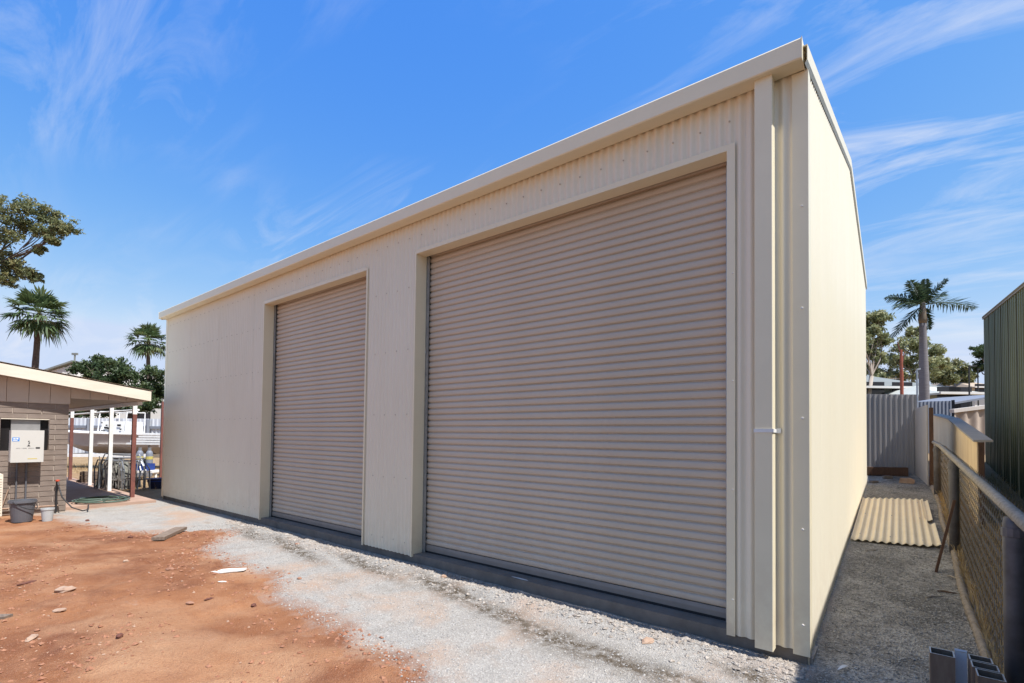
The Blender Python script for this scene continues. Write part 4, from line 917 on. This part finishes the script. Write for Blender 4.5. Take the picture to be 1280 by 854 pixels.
# steel offcuts standing on end at the fence
def tube_off(x0, x1, y0, y1, zt, lbl, open_=False, lean=0):
    t_ = thing('steel_offcut', lbl, 'steel offcut', ((x0+x1)/2, (y0+y1)/2, 0)); mb = MB(); w_ = .006
    cx_, cy_ = (x0+x1)/2, (y0+y1)/2; a_, b_ = (x1-x0)/2, (y1-y0)/2; n0 = 0
    for z_, o in ((0, 0), (zt, lean)):
        for s_ in (1, 0):
            aa, bb = a_-(0 if s_ else w_), b_-(0 if s_ else w_)
            mb.v += [(-aa+o, -bb, z_), (aa+o, -bb, z_), (aa+o, bb, z_), (-aa+o, bb, z_)]
    for j in range(4): k_ = (j+1) % 4; mb.f += [(j, k_, 8+k_, 8+j), (4+k_, 4+j, 12+j, 12+k_)]
    mb.build('section', M_steel, t_)
    mb = MB()
    aa, bb = a_, b_
    q = [(-a_+lean, -b_), (a_+lean, -b_), (a_+lean, b_), (-a_+lean, b_)]; qi = [(-a_+w_+lean, -b_+w_), (a_-w_+lean, -b_+w_), (a_-w_+lean, b_-w_), (-a_+w_+lean, b_-w_)]
    mb.v = [(x_, y_, zt+.0006) for x_, y_ in q+qi]; mb.f = [(j, (j+1) % 4, 4+(j+1) % 4, 4+j) for j in range(4)]; mb.build('cut_end', M_steelend, t_)
    return t_
tube_off(.640, .742, -.575, -.475, .450, 'square steel tube offcut standing apart from the other offcuts')
tube_off(.800, .892, -.545, -.462, .450, 'rearmost of the paired steel tube offcuts near the fence post')
tube_off(.802, .905, -.645, -.552, .448, 'middle steel tube offcut in front of the rearmost one')
tube_off(.812, .915, -.755, -.652, .446, 'foremost steel tube offcut of the three by the fence post')
wpn = thing('white_plate', 'white metal plate leaning between the steel tube offcuts', 'plate', (.77, -.47, 0))
mb = MB(); mb.bar((.772, -.50, 0), (.772, -.455, .452), .05, .004, up=(0, 1, 0)); part(wpn, 'plate', mb, M_whiteplate)
mb = MB(); mb.bar((.772, -.457, .4524), (.772, -.452, .462), .05, .012, up=(0, 1, 0)); part(wpn, 'folded_lip', mb, M_whiteplate)
# rubble at the back of the path
for i, (x_, y_, s_, lbl) in enumerate(((.60, 7.95, .20, 'pale concrete block at the far end of the path'), (.30, 8.35, .13, 'dark lump at the foot of the grey fence'), (.10, 7.75, .10, 'grey lump of rubble by the far end of the shed wall'))):
    t_ = thing('rubble', lbl, 'rubble', (x_, y_, gz1(y_)), rz=.3*i)
    mb = MB(); mb.prism([(-s_*.6,0),(s_*.55,0),(s_*.6,s_*.35),(s_*.3,s_*.5),(-s_*.5,s_*.45)], lambda p: (p[0], -s_*.5, p[1]), lambda p: (p[0]*.9, s_*.5, p[1]*.95)); mb.build('lump', M_conc if i else M_stone_pale, t_)
bd_ = thing('dark_beam', 'dark timber beam lying along the foot of the grey fence', 'beam', (.25, 8.75, gz1(8.75)))
mb = MB(); mb.bar((-.3, 8.62, gz1(8.62)+.09), (.62, 8.80, gz1(8.8)+.09), .14, .17); part(bd_, 'timber', mb, M_timber2)

# ------------------------------------------------------------------ trees
def rv(s=1):
    while True:
        v = Vector((random.uniform(-1,1), random.uniform(-1,1), random.uniform(-1,1)))
        if .05 < v.length < 1: return v*s
def leaf_tree(name, label, base, fork, clumps, Ml, Mb, leaf=.12, dens=1.0, tr=.2, group=None, long=2.2):
    """clumps: (centre, rx(horizontal), rz) ; trunk base->fork, limbs to each clump"""
    t_ = thing(name, label, 'tree', tuple(base), group)
    mb = MB(); b = Vector(base); f = Vector(fork); mid = b.lerp(f, .5)+Vector((random.uniform(-.2,.2), random.uniform(-.2,.2), 0))
    mb.tube([b-Vector((0,0,.3)), mid, f], [tr*1.25, tr, tr*.8], 9)
    for c, rx, rz_ in clumps:
        c = Vector(c); m_ = f.lerp(c, .5)+Vector((random.uniform(-.3,.3), random.uniform(-.3,.3), -.12*(c-f).length*random.uniform(0, 1)))
        mb.tube([f, f.lerp(m_, .6)+rv(.12), m_, m_.lerp(c, .6)+rv(.15), c], [tr*.42, tr*.30, tr*.21, tr*.13, tr*.06], 6, caps=False)
        for q in range(5):
            e = c+Vector((random.uniform(-1,1)*rx, random.uniform(-1,1)*rx, random.uniform(-.6,1)*rz_))*.85
            s0 = m_.lerp(c, random.uniform(.2, 1)); mb.tube([s0, s0.lerp(e, .5)+rv(.12), e], [tr*.16, tr*.10, tr*.04], 4, caps=False)
    part(t_, 'trunk', mb, Mb, True)
    mb = MB()
    for c, rx, rz_ in clumps:
        c = Vector(c); nsub = max(6, int(22*dens))
        for s_ in range(nsub):
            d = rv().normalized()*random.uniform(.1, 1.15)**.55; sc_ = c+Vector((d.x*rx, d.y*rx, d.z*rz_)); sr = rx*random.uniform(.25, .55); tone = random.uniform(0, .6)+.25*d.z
            for q in range(int(34*dens)):
                o = rv(sr)*random.uniform(.5, 1.25); o.z *= .75; p = sc_+o
                a = rv().normalized(); a.z -= .3; a.normalize(); bb = a.cross(rv().normalized()); bb.normalize(); s2 = leaf*random.uniform(.55, 1.25)
                mb.quad(p-a*s2*long*.5, p+bb*s2*.4, p+a*s2*long*.5, p-bb*s2*.4, max(0, min(1, tone+random.uniform(-.2, .45))))
    part(t_, 'crown', mb, Ml)
    return t_
def cl(lst, D, jit=1.2):
    out = []
    for u_, v_, r_ in lst:
        c = at(u_, v_, D+random.uniform(-jit, jit)); s_ = D/FPX; out.append((c, r_*s_*1.08, r_*s_*.8))
    return out
# big gum at the far left
D = 30
gb = at(-75, 470, D); gb.z = 0
leaf_tree('gum_tree', 'tall olive gum tree spreading high above the house roof', gb, at(-45, 345, D), cl([(5,262,19),(38,262,17),(62,270,13),(84,285,13),(60,290,13),(28,282,15),(-5,290,20),(-20,320,24),(2,325,16),(22,338,13),(42,345,9),(8,350,11),(-40,280,26),(-60,320,28),(-90,300,30),(50,312,6),(66,300,7)], D), M_leaf_gum, M_bark_dark, leaf=.105, dens=1.2, tr=.22)
# poinciana behind the fence
D = 37
pb = at(170, 520, D); pb.z = 0
leaf_tree('poinciana_tree', 'wide dark green tree behind the pale fence', pb, at(165, 497, D), cl([(105,462,11),(125,456,13),(145,458,14),(118,475,13),(140,476,16),(160,470,14),(175,488,13),(150,496,15),(125,497,14),(192,470,13),(200,490,12),(108,500,13),(130,513,12),(165,508,12),(190,505,10),(95,515,14)], D), M_leaf_dark, M_bark_dark, leaf=.13, dens=1.5, tr=.22, long=1.8)
# gums behind the right fence
D = 30; gb = at(1083, 500, D); gb.z = 1
leaf_tree('gum_tree', 'pale trunked gum tree right beside the far edge of the shed', gb, at(1090, 470, D), cl([(1088,402,12),(1102,398,11),(1094,418,12),(1104,425,9),(1084,440,12),(1098,448,9),(1086,462,9),(1070,430,14),(1060,400,14)], D), M_leaf_gum2, M_bark_gum, leaf=.105, dens=1.25, tr=.14)
D = 45; gb = at(1140, 500, D); gb.z = 1
leaf_tree('gum_tree', 'broad gum tree rising behind the smooth palm trunk', gb, at(1142, 470, D), cl([(1143,415,9),(1132,432,12),(1150,430,13),(1168,440,11),(1120,450,12),(1140,452,14),(1162,458,13),(1110,468,12),(1130,472,12),(1176,455,9),(1100,474,9)], D), M_leaf_gum2, M_bark_gum, leaf=.14, dens=1.25, tr=.17)
D = 50; gb = at(1196, 500, D); gb.z = 1
leaf_tree('gum_tree', 'low olive gum tree between the palm and the green shed', gb, at(1194, 482, D), cl([(1180,462,10),(1192,458,10),(1205,464,10),(1186,474,9),(1200,476,10),(1212,472,8),(1172,472,8)], D), M_leaf_gum, M_bark_gum, leaf=.16, dens=1.1, tr=.18)
D = 40; gb = at(1240, 495, D); gb.z = 1
leaf_tree('gum_tree', 'dark gum tree half hidden by the green shed', gb, at(1236, 470, D), cl([(1226,440,9),(1238,438,10),(1232,454,10),(1222,460,6),(1250,450,12)], D), M_leaf_dark, M_bark_dark, leaf=.12, dens=1.2, tr=.15)

def fan_palm(name, label, u_, vc, vb, D, R, nf=60, lean=0):
    c = at(u_, vc, D); b = at(u_+lean, vb, D); dirn = (b-c); b = c+dirn*(c.z/(c.z-b.z)) if c.z > b.z else Vector((c.x, c.y, 0)); b.z = 0
    t_ = thing(name, label, 'palm', tuple(b))
    mb = MB(); n = 14; mb.tube([b.lerp(c, i/n) for i in range(n+1)], [.30-.14*i/n+(.012 if i % 2 else 0) for i in range(n+1)], 10); part(t_, 'trunk', mb, M_bark_dark, True)
    for kind in (0, 1):
        mb = MB(); cnt = nf if kind == 0 else 16
        for i in range(cnt):
            az = random.uniform(0, 2*PI); el = random.uniform(-.75, 1.25) if kind == 0 else random.uniform(-1.45, -.8)
            if kind == 0: el = -.85+2.2*(i/cnt)**.9+random.uniform(-.15, .15); az = i*2.4+random.uniform(-.3, .3)
            d = Vector((math.cos(az)*math.cos(el), math.sin(az)*math.cos(el), math.sin(el)))
            pl_ = R*random.uniform(.36, .56)*(1 if kind == 0 else .5); hub = c+d*pl_-Vector((0,0,.10*R*math.cos(el)))
            sd_ = d.cross(Vector((0,0,1))).normalized(); nn = sd_.cross(d); mb.quad(c-sd_*.03, c+sd_*.03, hub+sd_*.02, hub-sd_*.02, .8)
            tone = random.uniform(0, .5) if kind == 0 else random.random()
            for j in range(13):
                a = lerp(-1.45, 1.45, j/12)+random.uniform(-.05, .05); ld = d*math.cos(a)+sd_*math.sin(a); ln = R*random.uniform(.40, .56)*(1-.25*abs(a)/1.5)*(1 if kind == 0 else .6)
                ww = sd_*math.cos(a)-d*math.sin(a); w_ = ln*.072
                m_ = hub+ld*ln*.6-Vector((0,0,.05*ln)); e = hub+ld*ln-Vector((0,0,random.uniform(.05, .5)*ln*(1.2-.6*math.sin(el))))
                rn = min(1, tone+random.uniform(0, .25))
                mb.quad(hub, m_-ww*w_+nn*.02, e, m_+ww*w_+nn*.02, rn)
        part(t_, 'fronds' if kind == 0 else 'dead_skirt', mb, M_leaf_palm if kind == 0 else M_leaf_dead)
    return t_
fan_palm('fan_palm', 'fan palm with slender leaning trunk above the house roof', 50, 392, 455, 40, 2.55, lean=-5)
fan_palm('fan_palm', 'fan palm peeping over the eave corner of the shed', 186, 425, 470, 56, 2.45)

# royal palm on the right
pc = at(1154, 378, 25); pb = at(1157, 500, 25); pb = Vector((pb.x, pb.y, 1.0))
rpalm = thing('royal_palm', 'tall palm with smooth grey trunk and feathery fronds', 'palm', tuple(pb))
mb = MB(); n = 22; top = at(1154, 402, 25)
mb.tube([pb.lerp(top, i/n) for i in range(n+1)], [(.235-.085*(i/n)+.03*math.exp(-((i/n-.55)/.2)**2))*(1 if i % 2 else .985) for i in range(n+1)], 14); part(rpalm, 'trunk', mb, M_palmtrunk, True)
mb = MB(); mb.tube([top-Vector((0,0,.1)), top+Vector((0,0,.12)), top+Vector((0,0,.4)), pc], [.155, .19, .16, .10], 12); part(rpalm, 'crownshaft', mb, M_crownshaft, True)
fr = [  # image-plane heading (deg, 0=right, 90=up), length m, droop, depth tilt
 (14, 2.45, .8, -.2), (38, 1.95, .6, .3), (62, 1.75, .4, -.4), (76, 1.65, .3, .5), (122, 1.7, .35, -.2), (146, 2.0, .75, .2), (165, 2.05, .9, -.4), (222, 2.0, .35, .1), (292, 1.2, .2, .2), (50, 1.7, .6, 1.0), (125, 1.6, .5, 1.1), (95, 1.4, .2, -.3)]
for (hd, ln, dr, dt) in fr:
    a = math.radians(hd); d0 = (_r*math.cos(a)+_u*math.sin(a)+_f*dt*.8).normalized(); c0 = pc-Vector((0,0,.15))
    n = 12; pts = [c0+d0*(ln*i/n)-Vector((0,0,dr*ln*.42*(i/n)**2)) for i in range(n+1)]
    mb = MB(); mb.tube(pts, [.035*(1-.8*i/n) for i in range(n+1)], 4, caps=False); mb.rnd = [.7]*len(mb.f)
    m_ = 34; tone = random.uniform(0, .35)
    for j in range(m_):
        t_ = .12+.88*j/m_; i0 = min(n-1, int(t_*n)); p = pts[i0].lerp(pts[i0+1], t_*n-i0); dd = (pts[i0+1]-pts[i0]).normalized(); sd_ = dd.cross(Vector((0,0,1)))
        sd_ = sd_.normalized() if sd_.length > .1 else _r.copy(); nn = sd_.cross(dd)
        ll = .62*math.sin(PI*min(1, .18+.82*t_))**.6*ln/2.2+.06
        for s_ in (-1, 1):
            for lay in (0, 1):
                o = (sd_*s_*random.uniform(.75, 1.1)+dd*random.uniform(.35, .7)+nn*(random.uniform(.2, .6) if lay else random.uniform(-.45, .05))).normalized(); q = p+o*ll*random.uniform(.75, 1.1)-Vector((0,0,.22*ll)); wv = dd*.030
                mm = p.lerp(q, .45)+Vector((0,0,.05*ll)); mb.quad(p-wv*.5, mm-wv, q, mm+wv, min(1, tone+random.uniform(0, .6)))
    part(rpalm, 'frond', mb, M_leaf_royal)

# ------------------------------------------------------------------ stones, chips, planks on the ground
def stone_mesh(sx, sy, sz, seed, sub=2):
    rnd = random.Random(seed); mb = MB(); n, m_ = 9, 5
    mb.v.append((0, 0, -sz*.5))
    for i in range(1, m_):
        ph = -PI/2+PI*i/m_
        for j in range(n):
            a = 2*PI*j/n+(.3 if i % 2 else 0); r = 1+rnd.uniform(-.22, .22); mb.v.append((sx*.5*math.cos(a)*math.cos(ph)*r, sy*.5*math.sin(a)*math.cos(ph)*r, max(-sz*.45, sz*.5*math.sin(ph)*(1+rnd.uniform(-.25, .2)))))
    mb.v.append((0, 0, sz*.45)); e = len(mb.v)-1
    mb.f += [(0, 1+(j+1) % n, 1+j) for j in range(n)]
    for i in range(m_-2):
        for j in range(n): a = 1+i*n+j; b = 1+i*n+(j+1) % n; mb.f.append((a, b, b+n, a+n))
    mb.f += [(e, 1+(m_-2)*n+j, 1+(m_-2)*n+(j+1) % n) for j in range(n)]
    return mb
def gp_(u_, v_):
    r = _f+_r*((u_-640.7)/FPX)-_u*((v_-529.1)/FPX); t_ = -CAM.z/r.z; p = CAM+r*t_; return p.x, p.y
# (photo place used only to look up its spot on the ground, size m, material, label)
ST = [(82,737,.17,.12,.07,'p','chunky pale rock with a shaded hollow side on the red dirt'),(40,797,.13,.07,.035,'p','flat slab-like tan rock among low red clods'),(150,799,.06,.05,.04,'d','small round dark red stone on a pale dusty patch'),(75,762,.12,.08,.03,'p','low pale stone just behind the flat tan rock'),
 (318,754,.07,.05,.04,'d','dark clod beside the broken edge of the gravel'),(333,733,.07,.05,.03,'r','orange rock sitting on the edge of the grey gravel'),(262,747,.09,.04,.025,'d','long dark clod pointing toward the gravel edge'),(238,753,.08,.06,.03,'r','curved red clod lying next to the long dark clod'),
 (213,712,.09,.06,.03,'r','flat broken red rock beyond the white chip'),(164,672,.07,.05,.04,'d','dark red stone near the weathered plank'),(375,722,.05,.04,.03,'r','small orange stone out on the grey gravel'),(372,681,.06,.045,.03,'r','reddish stone on the gravel nearest the small door'),
 (158,701,.06,.05,.04,'p','small pale cube-like stone on bare dirt'),(555,722,.07,.05,.04,'p','white lump of rubble below the wide roller door'),(810,803,.15,.09,.03,'p','flat pinkish slab of rubble in front of the wide door'),(35,728,.16,.06,.03,'d','dark ridge-like clod in the damp dark dirt patch'),(110,650,.10,.06,.04,'d','dark clod at the edge of pale gravel by the house')]
for i, (u_, v_, sx, sy, sz, c_, lb) in enumerate(ST):
    x_, y_ = gp_(u_, v_); mb = stone_mesh(sx, sy, sz, 100+i); o = mb.build('rock', {'p': M_stone_pale, 'r': M_stone_red, 'd': M_stone_dark}[c_], None, False, (x_, y_, gfine(x_, y_)+sz*.28)); o.rotation_euler = (0, 0, random.uniform(0, 6)); tag(o, lb, 'rock', 'loose rocks in the yard')
x_, y_ = gp_(288, 714); mb = MB(); n = 12; prof = [(.17*math.cos(2*PI*i/n)*(1+.18*math.sin(i*2.3)), .065*math.sin(2*PI*i/n)*(1+.25*math.cos(i*1.7))) for i in range(n)]
mb.prism(prof, lambda p: (p[0], p[1], 0), lambda p: (p[0], p[1], .012)); o = mb.build('board_fragment', M_whitechip, None, False, (x_, y_, gfine(x_, y_)+.006)); o.rotation_euler = (.03, -.03, .95); tag(o, 'bright white broken board fragment lying flat on the dirt', 'fragment')
x_, y_ = gp_(278, 726); mb = stone_mesh(.10, .03, .012, 55); o = mb.build('board_chip', M_whitechip, None, False, (x_, y_, gfine(x_, y_)+.006)); o.rotation_euler.z = .8; tag(o, 'tiny white chip beside the larger white fragment', 'fragment')
pk = thing('plank', 'short weathered grey plank lying on the dirt near the gravel', 'plank', (-8.2, -1.42, 0))
a, b = gp_(198, 676), gp_(227, 663); mb = MB(); mb.bar((a[0], a[1], gfine(*a)+.035), (b[0], b[1], gfine(*b)+.05), .17, .045); part(pk, 'board', mb, M_timber)
pk2 = thing('plank', 'small grey timber offcut half sunk in damp dark dirt', 'plank', (*gp_(8, 770), 0)); a = gp_(2, 772); mb = MB(); mb.bar((a[0]-.12, a[1]-.1, gfine(*a)+.01), (a[0]+.05, a[1]+.04, gfine(*a)+.02), .08, .03); part(pk2, 'board', mb, M_timber)
wd_ = thing('sill_sunlight', 'streak of sunlight shaped as a thin pale sliver on the sill of the wide door', 'sunlight_sliver', (-2.62, .04, .1)); mb = stone_mesh(.24, .025, .006, 77); mb.v = [(a, b, c+.0035) for a, b, c in mb.v]; mb.build('sunlight_sliver', M_whitechip, wd_)  # thin pale sliver added in place of a sunlit streak on the sill

def scatter(name, label, n, sampler, size, M, seed, flat=.6):
    rnd = random.Random(seed); V = []; F = []
    for _ in range(n):
        q = sampler(rnd)
        if q is None: continue
        x_, y_ = q; s_ = size[0]+(size[1]-size[0])*rnd.random()**3; z_ = gfine(x_, y_)+s_*flat*.12; k_ = len(V); a0 = rnd.uniform(0, 6); el = rnd.uniform(.65, 1.5)
        for j in range(4): a = a0+j*PI/2+rnd.uniform(-.4, .4); r = s_*.5*rnd.uniform(.7, 1.2); V.append((x_+r*el*math.cos(a), y_+r*math.sin(a), z_+s_*rnd.uniform(-.1, .1)))
        V.append((x_+s_*rnd.uniform(-.15, .15), y_+s_*rnd.uniform(-.15, .15), z_+s_*flat*rnd.uniform(.35, .65))); V.append((x_, y_, z_-s_*.3))
        for j in range(4): F += [(k_+j, k_+(j+1) % 4, k_+4), (k_+(j+1) % 4, k_+j, k_+5)]
    me = bpy.data.meshes.new(name); me.from_pydata(V, [], F); me.materials.append(M); o = link(name, me); tag(o, label, 'gravel', kind='stuff'); return o
def s_gravel(r):
    t_ = r.random()**1.4; x_ = lerp(.0, -9, t_); y_ = r.uniform(max(-2.3, yb(x_)-.1), -.03)
    return (x_, y_)
def s_edge(r):
    x_ = -9*r.random()**1.2; y_ = -.03-abs(r.gauss(.12, .16)); return (x_, y_)
def s_dirt(r):
    x_ = r.uniform(-10.5, -1.3); y_ = r.uniform(-3.9, yb(x_)+.1)
    if nz(x_, y_, 1.3, 8) < r.uniform(-.35, .35): return None
    return (x_, y_)
def s_path(r):
    x_ = r.uniform(.03, .97); y_ = -.6+8.4*r.random()**1.7
    if .0 < x_ < .9 and 3.4 < y_ < 6.2: return None
    return (x_, y_)
scatter('gravel_stones', 'fine pale gravel stones spread before the shed', 26000, s_gravel, (.006, .022), mat('gravel_bits', (.46,.43,.39), (.17,.157,.142), rough=.95, scale=60, amount=1), 1)
scatter('rubble_chips', 'broken pale rubble strewn along the foot of the slab', 6000, s_edge, (.008, .05), mat('rubble_bits', (.42,.37,.315), (.24,.195,.155), rough=.95, scale=25, amount=1), 2)
scatter('dirt_clods', 'small red clods scattered over the bare dirt', 9500, s_dirt, (.006, .05), mat('clod_bits', (.36,.175,.10), (.20,.075,.04), rough=.95, scale=18, amount=1), 3)
scatter('pale_chips', 'tiny pale stone chips scattered on the red dirt', 1500, s_dirt, (.006, .032), mat('chip_bits', (.44,.30,.21), (.34,.20,.13), rough=.95, scale=15, amount=1), 4)
scatter('path_gravel', 'dark crushed stone covering the side path', 20000, s_path, (.006, .026), mat('path_bits', (.50,.46,.40), (.12,.11,.095), rough=.95, scale=38, amount=1), 5)
# dry grass along the far side of the chain link and behind the posts
def grass(name, label, n, sampler, h, seed):
    rnd = random.Random(seed); mb = MB()
    for _ in range(n):
        x_, y_ = sampler(rnd); z_ = gz(x_, y_)-.01; hh = h*rnd.uniform(.4, 1.2); a = rnd.uniform(0, 6.3); ln = rnd.uniform(.1, .9)*hh; dx_, dy_ = math.cos(a)*ln, math.sin(a)*ln; w_ = .003+.002*rnd.random()
        mb.quad((x_-w_*math.sin(a), y_+w_*math.cos(a), z_), (x_+w_*math.sin(a), y_-w_*math.cos(a), z_), (x_+dx_*.5+w_*.6, y_+dy_*.5, z_+hh*.7), (x_+dx_*.5-w_*.6, y_+dy_*.5, z_+hh*.7)); k_ = len(mb.v); mb.v.append((x_+dx_, y_+dy_, z_+hh*.85)); mb.f.append((k_-2, k_-1, k_))
    o = mb.build(name, M_straw); return tag(o, label, 'grass', kind='stuff')
grass('dry_grass', 'dry straw grass growing past the chain link fence', 9000, lambda r: (1.0+1.0*r.random()**1.3, r.uniform(-1.2, 9)), .16, 11)
grass('yard_grass', 'yellow dry grass in the yard behind the verandah posts', 5000, lambda r: (r.uniform(-30, -15.5), r.uniform(.2, 3.0)), .22, 12)
